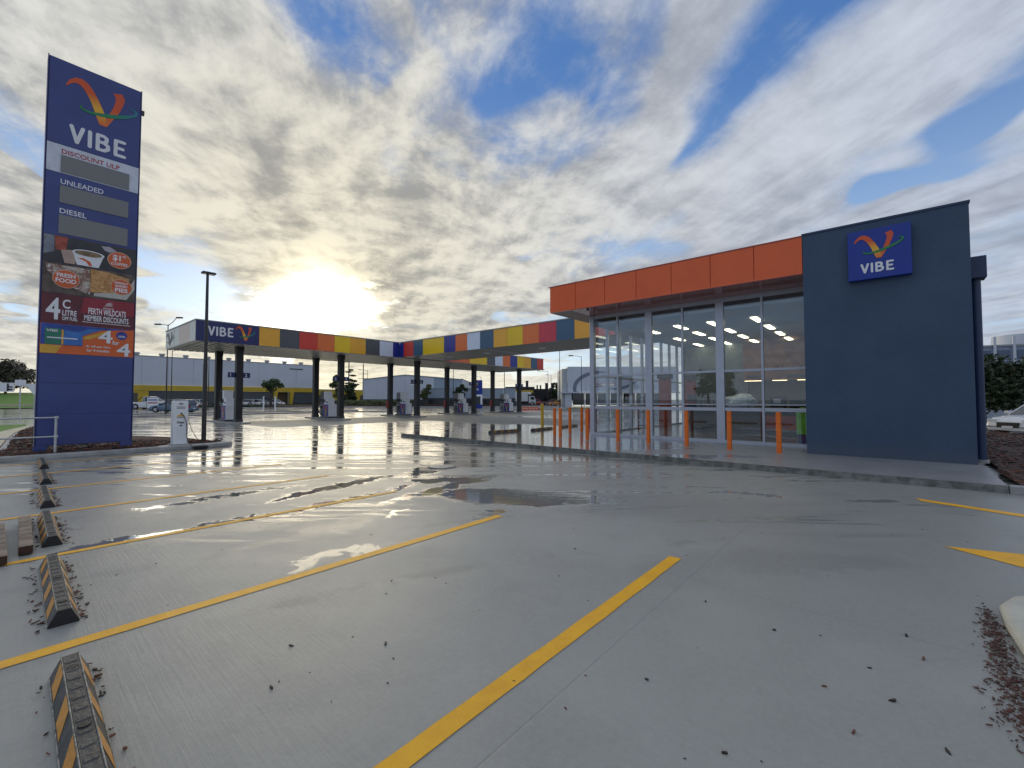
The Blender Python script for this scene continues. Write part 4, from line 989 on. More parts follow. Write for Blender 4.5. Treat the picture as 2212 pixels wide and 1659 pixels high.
cr = thing('cash_register', 'black touch-screen till on the blue-edged counter', 'till', (19.7, 6.55, 1.195))
mb = MB(); mb.box(-.15, .15, -.15, .15, 0, .12); mb.cyl((0, 0, .1), (0, 0, .3), .03, .03, 8); mb.build('stand', m_black, cr)
mb = MB(); mb.box(-.03, .0, -.2, .2, .26, .56); mb.build('screen', m_black, cr)
cm = thing('coffee_machine', 'dark coffee machine on the rear bench of the store', 'coffee machine', (23.4, 3.3, .165))
mb = MB(); mb.box(-.3, .3, -.8, 1.0, 0, .95); mb.build('bench', M('bench_dark', (.05, .05, .05), .4), cm)
mb = MB(); mb.box(-.25, .25, .3, .9, .95, 1.5); mb.build('body', m_black, cm, bevel=.02)
mb = MB(); mb.box(-.262, -.25, .45, .75, 1.2, 1.4); mb.build('display', m_stain, cm)
mb = MB(); mb.box(-.25, .25, -.7, .1, .95, 1.35); mb.build('glass_case', m_glassd, cm)
bx_ = thing('cardboard_box', 'cardboard box standing on the shop floor behind the glass', 'box', (16.3, 4.35, .165))
mb = MB(); mb.box(-.16, .16, -.2, .2, 0, .34); mb.build('carton', m_card, bx_)
mb = MB(); mb.box(-.02, .02, -.201, .201, .3405, .343); mb.build('tape', M('tape', (.5, .42, .28), .3), bx_)
gb = thing('green_bin', 'bright green waste bin with dark foot, inside by the blue wall', 'bin', (16.2, 1.98, .165))
mb = MB(); mb.cyl((0, 0, .3), (0, 0, 1.05), .23, .24, 20); mb.build('body', m_green, gb)
mb = MB(); mb.cyl((0, 0, 0), (0, 0, .3), .22, .23, 20); mb.build('foot', m_navy, gb)
mb = MB(); mb.cyl((0, 0, 1.05), (0, 0, 1.12), .24, .12, 20); mb.build('lid', m_green, gb)
for i, (x, y) in enumerate([(20.6, 8.1), (23.2, 7.8)]):
    sc = thing('display_column', ['dark red display column standing left inside the store', 'dark red display column farther right inside the store'][i], 'display column', (x, y, .165))
    mb = MB(); mb.box(-.22, .22, -.22, .22, 0, 2.35); mb.build('shaft', M('column_rust', (.30, .05, .02), .5, var=.25, vs=3), sc)
    mb = MB(); mb.box(-.28, .28, -.28, .28, 2.35, 2.6); mb.build('head', m_dgrey, sc)
for i, (x, y) in enumerate([(18.6, 8.2), (22.0, 6.6)]):
    sc = thing('wire_stand', ['empty black wire display stand just inside the entrance glass', 'empty black wire display stand deep in the store'][i], 'display stand', (x, y, .165))
    for a in (-.3, .3):
        for b in (-.2, .2):
            mb = MB(); mb.cyl((a, b, 0), (a, b, 1.5), .015, .015, 6); mb.build('leg', m_black, sc)
    for z in (.2, .8, 1.45):
        mb = MB(); mb.box(-.32, .32, -.22, .22, z, z + .03); mb.build('shelf', m_black, sc)

# ------------------------------------------------------------ bollards
def make_boll(mat, h, lab, r=.062):
    b = thing('bollard', lab, 'bollard', group='orange steel bollards in front of the store')
    mb = MB(); mb.cyl((0, 0, 0), (0, 0, h - .012), r, r, 20, caps=False); mb.cyl((0, 0, h - .012), (0, 0, h), r, r - .012, 20); mb.build('post', mat, b)
    mb = MB(); mb.cyl((0, 0, -.01), (0, 0, .012), r + .012, r + .006, 20); mb.build('base_collar', m_kerb, b)
    return b
b0 = make_boll(m_boll, 1.08, '')
BL = [('orange bollard nearest the blue wall, rightmost of the row', 13.15, 2.19), ('second orange bollard left of the blue wall', 13.2, 3.39), ('third orange bollard left of the blue wall, before the middle glazing', 13.25, 4.58),
      ('fourth orange bollard left of the blue wall, in front of the thick second post', 13.28, 5.77), ('fifth orange bollard from the blue wall, before the leftmost front panes', 13.25, 6.80), ('orange bollard just left of the glazed corner, nearer of the overlapping pair', 13.24, 7.96),
      ('slimmer looking orange bollard behind the glazed corner, farther of the pair', 16.1, 9.95), ('orange bollard standing alone between the left pair and the corner pair', 15.05, 9.85), ('orange bollard second from left, nearer of the left pair', 13.2, 9.06), ('leftmost orange bollard in front of the store', 13.84, 9.76)]
for i, (lb, x, y) in enumerate(BL):
    o = b0 if i == 0 else dup(b0, (0, 0, 0)); o.location = (x, y, .13); o['label'] = lb
    o.rotation_euler = (R(random.uniform(-.4, .4)), R(random.uniform(-.4, .4)), 0)
yb = make_boll(m_bolly, 1.2, 'single yellow bollard standing left of the orange ones', .07); yb.location = (16.4, 12.26, .13); del yb['group']

# ============================================================ beyond the forecourt
def bld(name, label, cat, base):
    t_ = thing(name, label, cat, base)
    def part(nm, x0, x1, y0, y1, z0, z1, mat, par=None):
        mb = MB(); mb.box(x0, x1, y0, y1, z0, z1); return mb.build(nm, mat, par or t_, off=base)
    return t_, part
m_clad = M('pale_cladding', (.56, .60, .67), .5, var=.04, vs=.3)
m_clad2 = M('blue_grey_cladding', (.30, .37, .45), .5, var=.05, vs=.3)
m_wyel = M('warehouse_yellow', (.55, .38, .03), .55, var=.08, vs=.5)
m_lou = M('louvre_dark', (.045, .05, .06), .5)
m_roofm = M('roof_metal', (.34, .36, .38), .5, var=.08)
m_dkb = M('dark_brick', (.035, .034, .038), .7, var=.25, vs=1)
# warehouse A: pale box over a yellow base
wa, part = bld('warehouse', 'long pale warehouse above a yellow base with dark louvres, behind the canopy columns', 'warehouse', (33, 108, 0))
for i in range(9):
    x0 = 13.0 + i * 4.11; part('wall_panel', x0 + .015, x0 + 4.095, 108, 108.3, 4.25, 9.75, m_clad)
part('side_wall', 49.7, 49.99, 108.31, 138, .0, 9.7, m_clad); part('roof', 13, 50, 108.1, 138, 9.6, 9.74, m_roofm)
part('wall_capping', 12.9, 50.1, 107.95, 108.4, 9.76, 9.92, m_roofm)
part('yellow_band', 13, 50, 107.6, 108.2, 3.2, 4.22, m_wyel)
part('yellow_wall', 13, 18.2, 107.7, 108.2, .0, 3.19, m_wyel)
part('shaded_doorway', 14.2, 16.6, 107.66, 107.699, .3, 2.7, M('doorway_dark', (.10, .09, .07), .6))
part('louvre_backing', 18.21, 40.8, 108, 108.2, .0, 3.19, m_lou); part('louvre_backing', 44.8, 50, 108, 108.2, .0, 3.19, m_lou)
mb = MB()
for i in range(13):
    z = .7 + i * .19; mb.box(18.3, 40.7, 107.85, 107.98, z, z + .07); mb.box(44.9, 49.9, 107.85, 107.98, z, z + .07)
tag(mb.build('louvre_slats', M('louvre_grey', (.20, .22, .25), .5), wa, off=(33, 108, 0)), kind='stuff')
part('recess_back', 41.0, 44.6, 109.5, 109.7, .0, 3.19, M('recess_brown', (.16, .11, .07), .7))
for x in (40.8, 44.4):
    mb = MB(); mb.prism([(x - .15, 0), (x + .35, 0), (x + .75, 3.2), (x - .1, 3.2)], 107.3, 108.2, 'y'); mb.build('yellow_fin', m_wyel, wa, off=(33, 108, 0))
for i in range(9):
    x = 16.6 + i * 3.9; mb = MB(); mb.cyl((x, 110, 9.74), (x, 110, 10.25), .38, .38, 10); mb.cyl((x, 110, 10.25), (x, 110, 10.6), .55, .5, 10); mb.build('roof_vent', m_roofm, wa, off=(33, 108, 0))
part('wall_mark', 44.3, 47.4, 107.96, 107.999, 8.6, 8.85, m_dgrey)
wy, part = bld('yellow_annex', 'low yellow shed between the two pale warehouses', 'shed', (62, 120, 0))
part('wall', 50.3, 78, 112, 112.3, 1.2, 3.9, m_wyel); part('dark_base', 50.3, 78, 112.05, 112.3, 0, 1.19, m_lou); part('roof', 50.3, 78, 112, 126, 3.91, 4.1, m_roofm)
for i in range(4): part('door', 53 + i * 6, 56 + i * 6, 111.95, 111.999, .1, 2.6, M('door_brown', (.10, .08, .06), .6))
# warehouse B, seen square on
def rot_bld(name, label, cat, p0, p1):
    """building whose front runs from p0 to p1 (world x,y); local x along the front, local y away from the viewer"""
    a, b = Vector(p0), Vector(p1); L = (b - a).length; rz = math.atan2((b - a).y, (b - a).x)
    t_ = thing(name, label, cat, (a.x, a.y, 0), rz)
    def part(nm, x0, x1, y0, y1, z0, z1, mat, par=None):
        mb = MB(); mb.box(x0, x1, y0, y1, z0, z1); return mb.build(nm, mat, par or t_)
    return t_, part, L
wb, part, L = rot_bld('gabled_warehouse', 'light blue-grey gabled warehouse behind the middle of the canopy', 'warehouse', (50.9, 86.4), (64.9, 70.2))
n = 7
def gz_(t_): return 5.75 + (6.75 - 5.75) * (t_ / .42 if t_ < .42 else (1 - t_) / .58 * .72 + .28 * (1 - (t_ - .42) / .58))
for i in range(n):
    a, b = i / n, (i + 1) / n; mid_ = [] if not a < .42 < b else [(.42 * L, gz_(.42))]
    mb = MB(); mb.prism([(a * L + .01, 1.5), (b * L - .01, 1.5), (b * L - .01, gz_(b))] + mid_ + [(a * L + .01, gz_(a))], 0, .3, 'y'); mb.build('wall_panel', m_clad2 if i > 4 else m_clad, wb)
part('dark_base', 0, L, .05, .3, 0, 1.49, m_lou)
for i in range(n):
    a, b = i / n, (i + 1) / n; mb = MB(); mb.add([(a * L, -.15, gz_(a)), (b * L, -.15, gz_(b)), (b * L, 30, gz_(b)), (a * L, 30, gz_(a)), (a * L, -.15, gz_(a) + .15), (b * L, -.15, gz_(b) + .15), (b * L, 30, gz_(b) + .15), (a * L, 30, gz_(a) + .15)],
        [(0, 3, 2, 1), (4, 5, 6, 7), (0, 1, 5, 4), (1, 2, 6, 5), (2, 3, 7, 6), (3, 0, 4, 7)]); mb.build('roof_sheet', m_roofm, wb)
part('left_wall', 0, .3, .31, 30, 0, 5.7, m_clad2); part('right_wall', L - .3, L, .31, 30, 0, 6.0, m_clad2)
mb = MB(); mb.prism(disc(L * .50, 4.9, .9, .28, 20), -.02, -.001, 'y'); mb.build('oval_sign', m_whit2, wb)
part('lettering_bar', L * .465, L * .535, -.03, -.021, 4.84, 4.98, m_dgrey); part('small_sign', L * .52, L * .55, -.02, -.001, 6.0, 6.1, m_dgrey)
lw, part, L = rot_bld('long_low_shed', 'long low grey-blue shed with a dark base right of the gabled warehouse', 'shed', (59.2, 76.2), (72.5, 61.5))
for i in range(8): part('wall_panel', i * L / 8 + .01, (i + 1) * L / 8 - .01, -1.0, -.8, 1.75, 3.75, m_clad2)
part('dark_base', 0, L, -.9, -.7, 0, 1.74, m_lou); part('roof', -.05, L + .05, -1.1, 8, 3.76, 3.9, m_roofm)
for i in range(5): part('window', 1.2 + i * L / 5, 2.7 + i * L / 5, -.93, -.901, .5, 1.4, m_carglass)
# dark buildings with chimneys
for (nm, lb, p0, p1, zt, ys, chs) in (('dark_brewery', 'near-black flat building with yellow strip and two square chimneys above the white truck', (93.5, 83), (98.8, 76.6), 4.85, True, (4.2, 6.2)),
                                      ('dark_factory', 'near-black building with four short chimneys, right of the white truck', (102.7, 79.9), (108.5, 74.0), 4.4, False, (1.2, 2.2, 4.0, 5.8))):
    t_, part, L = rot_bld(nm, lb, 'factory', p0, p1)
    part('wall', 0, L, 0, 6, 0, zt, m_dkb); part('roof', -.1, L + .1, -.1, 6.1, zt, zt + .2, m_lou)
    for k_, c in enumerate(chs):
        hgt = 1.6 if nm == 'dark_brewery' or k_ > 1 else .9; w_ = .38 if hgt > 1 else .18
        mb = MB(); mb.box(c - w_, c + w_, 1, 1.8, zt + .2, zt + .2 + hgt); mb.box(c - w_ - .08, c + w_ + .08, .92, 1.88, zt + .2 + hgt, zt + .36 + hgt); mb.build('chimney', m_dkb, t_)
    if ys:
        part('yellow_strip', 2.2, L - .4, -.05, -.001, 3.3, 4.1, m_wyel); part('yellow_strip', 2.0, 3.0, -.05, -.001, 4.15, 4.6, m_wyel)
    for k_ in range(3): part('window', .8 + k_ * 2.2, 2.0 + k_ * 2.2, -.04, -.001, .9, 2.0, m_carglass)
# white showroom seen past and through the store
sr, part, L = rot_bld('showroom', 'white flat-roofed showroom with a grey arc on its front, seen past the glazed store corner', 'showroom', (84.6, 56.0), (101.0, 36.5))
part('grey_tower', -1.2, .0, .3, 12, 0, 8.5, M('render_grey', (.42, .44, .46), .6))
for i in range(6): part('wall_panel', .02 + i * L / 6, (i + 1) * L / 6 - .02, 0, .3, 3.2, 9.0, m_clad)
part('roof', 0, L, .31, 14, 8.7, 8.9, m_roofm); part('awning', -2.2, L, -1.0, .29, 2.9, 3.15, m_clad)
part('end_pier', -.6, .9, -.3, .3, 0, 2.89, m_clad)
for i in range(7):
    part('shop_window', 1.2 + i * 2.9, 3.8 + i * 2.9, .05, .15, .2, 2.88, m_carglass); part('window_frame', 3.85 + i * 2.9, 4.0 + i * 2.9, .0, .2, .0, 2.89, m_alu)
mb = MB(); A_, B_ = [], []
for i in range(15):
    q = R(200 - i * 9); A_.append((7.2 + 6.0 * math.cos(q), 4.0 + 4.0 * math.sin(q))); B_.append((7.6 + 5.6 * math.cos(q), 3.9 + (4.0 - .5 * math.sin(math.pi * i / 14) - .15) * math.sin(q)))
mb.strip(A_, B_, -.001, .03); mb.build('arc_sign', M('arc_grey', (.16, .20, .25), .5), sr)
mb = MB(); A_, B_ = [], []
for i in range(11):
    t_ = i / 10; A_.append((9.5 + 7 * t_, 4.0 + 2.2 * t_ * t_)); B_.append((9.5 + 7 * t_, 3.9 + 2.2 * t_ * t_ - .55 * math.sin(math.pi * t_)))
mb.strip(A_, B_, -.001, .03); mb.build('arc_sign', M('arc_grey', (.16, .20, .25), .5), sr)
for k_, (x, z) in enumerate([(6.6, 7.6), (6.4, 4.9), (6.4, 4.4), (9.4, 4.9)]): part('red_lettering', x, x + 1.7, -.03, -.001, z, z + .16, m_redt)
# far right, over the tree: long building with fins
fb, part, L = rot_bld('office_block', 'long grey building with upright roof fins above the trees at the right edge', 'office building', (98.5, -9.3), (104.0, -34))
part('wall', 0, L, 0, 10, 0, 9.6, M('office_grey', (.26, .31, .40), .6, var=.1)); part('roof', -.2, L, -.2, 10, 9.6, 9.85, m_roofm)
for i in range(9):
    x = .9 + i * 2.1; part('fin', x, x + .3, -.35, -.05, 6.6, 11.1 if i < 4 or i > 5 else 10.6, m_clad)
    part('window_band', x + .5, x + 1.9, -.06, -.005, 7.6, 9.0, M('office_window', (.08, .12, .2), .2))
mb = MB(); mb.cyl((8.5, 4, 9.85), (8.5, 4, 11.5), 4.2, 4.0, 20); mb.build('roof_tank', m_clad, fb)

# ------------------------------------------------------------ vehicles
def wheel(par, x, y, r, w, s_):
    mb = MB(); mb.cyl((x, y - w / 2, r), (x, y + w / 2, r), r, r, 20); t_ = mb.build('tyre', m_tyre, par, bevel=.02)
    mb = MB(); mb.cyl((x, y + s_ * (w / 2 - .01), r), (x, y + s_ * (w / 2 + .012), r), r * .66, r * .6, 14)
    for k in range(5):
        a = k * 2 * math.pi / 5; mb.cyl((x, y + s_ * (w / 2 + .013), r), (x + r * .56 * math.cos(a), y + s_ * (w / 2 + .013), r + r * .56 * math.sin(a)), .03, .025, 6)
    mb.build('rim', m_rim, par)
    mb = MB(); mb.cyl((x, y - s_ * .05, r + .02), (x, y + s_ * (w / 2 - .02), r + .02), r * 1.18, r * 1.18, 20); mb.build('wheel_arch', m_black, par)
def car(lb, loc, rz, kind, paint, L=4.4, W_=1.78, H=1.46, cat='car', group=None, name='parked_car', light=False):
    """lofted body; front towards local +x"""
    o = thing(name, lb, cat, loc, rz, group)
    h2, w2 = L / 2, W_ / 2
    gc = .19; belt = .58 * H + .03
    prof = {  # (x fraction, top z fraction of belt) for the lower body; greenhouse given separately
        'hatch': ([(-1, .50), (-.97, .86), (-.80, 1.0), (.25, 1.0), (.45, .98), (.85, .84), (.97, .66), (1, .42)], [(-.93, belt), (-.80, H * .985), (.02, H), (.50, belt * .98)], (-.72, .06)),
        'sedan': ([(-1, .48), (-.98, .88), (-.80, 1.0), (.30, 1.0), (.48, .96), (.85, .84), (.97, .64), (1, .40)], [(-.66, belt), (-.36, H * .985), (.06, H), (.46, belt * .98)], (-.32, .06)),
        'wagon': ([(-1, .50), (-.985, .88), (-.85, 1.0), (.28, 1.0), (.48, .97), (.86, .84), (.97, .64), (1, .42)], [(-.95, belt), (-.80, H * .96), (-.05, H), (.46, belt * .98)], (-.70, -.02)),
        'suv': ([(-1, .46), (-.985, .90), (-.9, 1.0), (.32, 1.0), (.50, 1.0), (.90, .90), (.98, .70), (1, .44)], [(-.95, belt), (-.86, H * .985), (-.02, H), (.42, belt)], (-.78, .0)),
        'ute': ([(-1, .55), (-.99, .90), (-.97, .93), (-.26, .93), (-.22, 1.0), (.42, 1.0), (.54, 1.0), (.92, .92), (.985, .74), (1, .46)], [(-.27, belt), (-.22, H * .98), (.10, H), (.42, belt)], (-.18, .08))}[kind]
    low, gh, rf = prof
    mb = MB(); rows = []
    for xf, zf in low:
        x = xf * h2; zt = belt * zf; wn = w2 * (1 - .10 * abs(xf) ** 6); sh = .90 if abs(xf) < .98 else .80
        rows.append([(x, -wn * .90, gc), (x, -wn, gc + .16), (x, -wn, (gc + zt) / 2 + .06), (x, -wn * .965, zt - .05), (x, -wn * .90, zt), (x, 0, zt + .025),
                     (x, wn * .90, zt), (x, wn * .965, zt - .05), (x, wn, (gc + zt) / 2 + .06), (x, wn, gc + .16), (x, wn * .90, gc)])
    k = len(rows[0]); vs = [p for r_ in rows for p in r_]; fs = []
    for i in range(len(rows) - 1):
        for j in range(k): a = i * k + j; b = i * k + (j + 1) % k; fs.append((a, a + k, b + k, b))
    fs += [tuple(range(k)), tuple(reversed(range((len(rows) - 1) * k, len(rows) * k)))]
    mb.add(vs, fs, 0, False); body = mb.build('body', paint, o, bevel=.03, seg=2)
    # greenhouse: dark glass loft with painted roof and pillars
    wt, wb_ = w2 * .74, w2 * .90
    wd = lambda z: wb_ + (wt - wb_) * (z - belt) / (H - belt)
    def side(gp, gr, inset): return [(x * h2, s_ * (wd(z) - inset), z) for s_ in (-1, 1) for x, z in gp]
    g2 = [(x, z - (.035 if z > belt + .1 else -.0)) for x, z in gh]
    vs = side(g2, None, .0); mb = MB(); mb.add(vs, [(3, 2, 1, 0), (4, 5, 6, 7), (0, 1, 5, 4), (1, 2, 6, 5), (2, 3, 7, 6)]); mb.build('windows', m_carglass, o)
    mb = MB(); x0, x1 = gh[1][0] * h2 - .02, gh[2][0] * h2 + .06
    mb.add([(x0, -wt, gh[1][1] - .04), (x1, -wt, H - .04), (x1, wt, H - .04), (x0, wt, gh[1][1] - .04), (x0 + .05, -wt + .08, gh[1][1] + .01), (x1 - .1, -wt + .08, H + .012), (x1 - .1, wt - .08, H + .012), (x0 + .05, wt - .08, gh[1][1] + .01)],
           [(0, 3, 2, 1), (4, 5, 6, 7), (0, 1, 5, 4), (1, 2, 6, 5), (2, 3, 7, 6), (3, 0, 4, 7)]); mb.build('roof', paint, o, bevel=.015)
    for s_ in (-1, 1):
        P = lambda x, z, e=.006: (x * h2, s_ * (wd(z) + e), z)
        for (a, b, r_) in ((gh[0], gh[1], .045), (gh[3], gh[2], .032), ((rf[0] * .62 + gh[1][0] * .3, belt), (rf[0] * .62 + gh[1][0] * .3 + .02, H - .03), .035)):
            mb = MB(); mb.cyl(P(*a), P(b[0], b[1] - .03), r_, r_, 6); mb.build('pillar', paint, o)
        mb = MB(); mb.box(h2 * .36, h2 * .44, *sorted((s_ * w2 * .93, s_ * (w2 + .13))), belt + .02, belt + .16); mb.build('mirror', paint, o, bevel=.02)
        mb = MB(); mb.box(h2 * .90, h2 * .975, *sorted((s_ * w2 * .50, s_ * w2 * .90)), belt * .60, belt * .78); mb.build('headlight', m_lamp, o, bevel=.02)
        mb = MB(); mb.box(-h2 * .998, -h2 * .95, *sorted((s_ * w2 * .60, s_ * w2 * .93)), belt * .62, belt * .86); mb.build('tail_light', m_tail, o, bevel=.015)
        for xf in (-.60, .62): wheel(o, xf * h2, s_ * (w2 - .10), .325 if kind in ('hatch', 'sedan', 'wagon') else .38, .21, s_)
        mb = MB(); mb.box(-.02 * h2, .0 * h2 + .02, *sorted((s_ * (w2 * .985), s_ * (w2 + .003))), gc + .2, belt - .1); mb.build('door_line', m_alud, o)
        mb = MB(); mb.box(-.02 * h2 - .28, -.02 * h2 - .12, *sorted((s_ * (w2 * .97), s_ * (w2 + .02))), belt - .17, belt - .14); mb.build('door_handle', paint, o)
    mb = MB(); mb.box(h2 * .955, h2 * 1.003, -w2 * .45, w2 * .45, gc + .12, belt * .62); mb.build('grille', m_black, o, bevel=.01)
    mb = MB(); mb.box(h2 * 1.003, h2 * 1.008, -.20, .20, gc + .10, gc + .20); mb.box(-h2 * 1.008, -h2 * 1.0, -.20, .20, belt * .45, belt * .45 + .10); mb.build('number_plate', m_whit2, o)
    if kind == 'ute':
        mb = MB(); mb.box(-h2 * .955, -h2 * .30, -w2 * .80, w2 * .80, belt * .935, belt * .955); mb.build('tray_bed', m_black, o)
        mb = MB(); mb.tube([(-h2 * .62, -w2 * .8, belt * .93), (-h2 * .36, -w2 * .72, H * .93), (-h2 * .36, w2 * .72, H * .93), (-h2 * .62, w2 * .8, belt * .93)], .04, 8); mb.build('roll_bar', m_black, o)
    return o
VA = math.atan2(rt.y, rt.x)       # heading to the viewer's right
pw = M('paint_white', (.70, .71, .72), .25, var=.03, coat=.6); ps = M('paint_silver', (.42, .44, .46), .28, metal=.4, var=.03, coat=.6)
pb = M('paint_blue_grey', (.10, .16, .24), .28, metal=.3, var=.04, coat=.6); pk = M('paint_black', (.02, .02, .022), .22, var=.03, coat=.7)
pr_ = M('paint_red', (.45, .03, .03), .28, coat=.6); pm = M('paint_maroon', (.16, .02, .03), .28, coat=.6); po = M('paint_orange', (.66, .27, .05), .3, var=.04, coat=.6)
car('white utility pickup parked right of the blue price sign', (15.1, 87.0, 0), VA + R(4), 'ute', pw, 5.6, 1.95, 1.95, 'utility', name='pickup')
car('blue-grey station wagon with roof rails, facing left behind the air unit', (13.0, 63.1, 0), VA + R(180), 'wagon', pb, 4.7, 1.78, 1.52)
for lb, x, y, k_, a, pt in [('white hatchback beyond the dark lamp post, in front of the louvres', 24.6, 103.5, 'hatch', 170, pw), ('white sedan partly hidden behind the blue-grey wagon', 21.9, 104.2, 'sedan', 185, pw), ('silver car behind the double-arm lamp pole', 19.6, 105, 'sedan', 175, ps),
                      ('white van-like hatch left of the small bushy tree', 33.6, 103.2, 'suv', 182, pw), ('white sedan right of the small bushy tree by the warehouse', 38.0, 100.6, 'sedan', 180, pw), ('white coupe low behind the tree trunk near the warehouse', 35.6, 102.2, 'sedan', 178, pw)]:
    car(lb, (x, y, .05), VA + R(a), k_, pt)
car('black hatchback facing left between the third and fourth column pairs', (64.0, 76.2, 0), VA + R(180), 'hatch', pk, 4.2, 1.74, 1.5)
car('white sedan left of the black hatchback, behind the middle column', (59.2, 79.0, .1), VA + R(182), 'sedan', pw)
car('red and white small van beside the distant blue sign', (66.0, 72.0, 0), VA + R(60), 'suv', pr_, 4.0, 1.7, 1.7)
car('white hatchback behind the farthest right fuel pump', (73.0, 68.3, 0), VA + R(200), 'suv', pw, 4.3, 1.8, 1.6)
car('silver-blue hatchback half hidden by the farthest column, left of the truck', (87.5, 75.0, 0), VA + R(178), 'hatch', ps, 4.2, 1.75, 1.5)
car('small red hatchback to the right of the white truck', (95.6, 73.4, 0), VA + R(35), 'hatch', pr_, 3.8, 1.7, 1.55)
car('dark maroon car behind the orange wagon', (99.6, 71.2, 0), VA + R(178), 'suv', pm, 4.6, 1.8, 1.6)
car('orange station wagon parked before the white showroom', (87.2, 60.2, 0), VA + R(180), 'wagon', po, 4.9, 1.8, 1.46)
car('white car at the right edge, seen past the blue wall beside the garden bed', (30.7, -5.5, -.03), R(137), 'sedan', pw, 4.6, 1.8, 1.46)
# box truck
tk = thing('box_truck', 'white refrigerated box truck facing right beyond the farthest column', 'truck', (87.0, 71.0, 0), VA)
mb = MB(); mb.box(-3.0, 1.05, -1.1, 1.1, .95, 3.35); mb.build('cargo_box', pw, tk, bevel=.04)
mb = MB(); mb.box(1.06, 1.9, -.8, .8, 2.75, 3.3); mb.build('cooling_unit', m_white, tk, bevel=.05)
mb = MB(); mb.prism([(1.3, .55), (3.05, .55), (3.10, 1.25), (2.72, 2.25), (1.3, 2.3)], -1.0, 1.0, 'y'); mb.build('cab', pw, tk, bevel=.05)
mb = MB(); mb.prism([(1.75, 1.4), (2.85, 1.4), (2.58, 2.1), (1.75, 2.1)], -1.012, 1.012, 'y'); mb.add([(3.06, -.85, 1.42), (3.06, .85, 1.42), (2.80, .85, 2.15), (2.80, -.85, 2.15)], [(0, 1, 2, 3)]); mb.build('cab_glass', m_carglass, tk)
mb = MB(); mb.box(-3.0, 2.8, -.45, .45, .5, .93); mb.build('chassis', m_black, tk)
for s_ in (-1, 1):
    wheel(tk, 2.2, s_ * .9, .42, .24, s_); wheel(tk, -1.7, s_ * .9, .42, .24, s_)
    mb = MB(); mb.box(3.04, 3.12, *sorted((s_ * .6, s_ * .95)), .75, .95); mb.build('headlight', m_lamp, tk)
mb = MB(); mb.box(3.06, 3.13, -.5, .5, .72, 1.0); mb.build('grille', m_black, tk)
# barriers
for i in range(6):
    b_ = thing('road_barrier', 'orange and white plastic road barrier in the line beyond the last column', 'barrier', (47.7 + i * .30, 39.6 - i * .36, 0), VA + R(-2), 'orange road barriers')
    mb = MB(); mb.prism([(-.10, 0), (.10, 0), (.045, .42), (-.045, .42)], -.21, .21, 'x'); mb.build('shell', M('barrier_orange', (.80, .13, .04), .45, var=.3, vs=6), b_)
    mb = MB(); mb.box(-.12, .12, -.108, -.085, .12, .22); mb.build('white_band', m_white, b_)
bg2 = thing('barrier_roll', 'low crumpled red plastic roll at the right end of the orange barriers', 'barrier roll', (49.55, 37.4, 0), VA)
mb = MB()
for k in range(5): mb.cyl((-.35 + k * .16, 0, .1), (-.22 + k * .16, .05, .16 + .05 * (k % 2)), .09, .11, 8)
mb.build('roll', M('red_plastic', (.5, .04, .03), .5), bg2)
rc = thing('red_crate', 'red plastic crate stack showing just left of the glazed store corner', 'crate stack', (22.5, 13.2, .13), R(5))
for k in range(3):
    mb = MB(); mb.box(-.28, .28, -.2, .2, k * .30, k * .30 + .28); mb.build('crate', M('crate_red', (.55, .05, .03), .45), rc, bevel=.015)

# ------------------------------------------------------------ lamp posts, poles, road signs
def lamp(lb, loc, h, arms, rz=VA, r=.07, name='lamp_post'):
    o = thing(name, lb, 'street lamp', loc, rz); mb = MB(); mb.cyl((0, 0, 0), (0, 0, h), r, r * .6, 10); mb.build('post', m_post, o)
    for (dx_, dz_) in arms:
        mb = MB(); mb.tube([(0, 0, h - .12), (dx_ * .55, 0, h + dz_ * .35), (dx_, 0, h + dz_)], r * .45, 6); mb.build('arm', m_post, o)
        s_ = 1 if dx_ > 0 else -1
        mb = MB(); x0 = dx_; x1 = dx_ + s_ * .62; mb.box(min(x0, x1), max(x0, x1), -.13, .13, h + dz_ - .04, h + dz_ + .09); mb.build('lamp_head', m_post, o, bevel=.03)
    return o
lamp('tall double-arm street lamp left of the canopy end', (10.93, 56.3, 0), 9.25, [(-.75, .0), (.85, .68)])
lamp('single-arm lamp pole right beside the double-arm lamp, in front of the pale warehouse', (15.0, 74.5, 0), 8.2, [(.9, .15)])
lamp('thin lamp pole just right of the near dark lamp post, before the warehouse', (19.7, 76.0, 0), 7.4, [])
lamp('slender street lamp with arm to the left, between the second and third column pairs', (55.5, 92.4, 0), 8.3, [(-1.5, .1)])
lamp('dark lamp pole rising behind the distant blue sign to the canopy', (56.0, 63.0, 0), 12, [(-.6, .1)])
lamp('dark lamp pole seen just right of the fourth column pair', (55.5, 49.5, 0), 12, [(.6, .1)])
lamp('lamp pole immediately right of the farthest column', (60.5, 41.6, 0), 12, [(.6, .1)])
lamp('short street lamp with square arm between the two farthest column pairs', (66.0, 65.5, 0), 6.3, [(-1.4, .05)])
lamp('tall lamp with arm to the left, before the showroom corner', (50.5, 31.2, 0), 7.3, [(-1.1, .05)], r=.055)
lamp('paired thin lamp above the dark trees, taller of the two', (82.5, 60.0, 0), 8.0, [(-1.9, .05)])
lamp('paired thin lamp above the dark trees, shorter of the two', (86.5, 62.0, 0), 7.4, [(-.7, .0)])
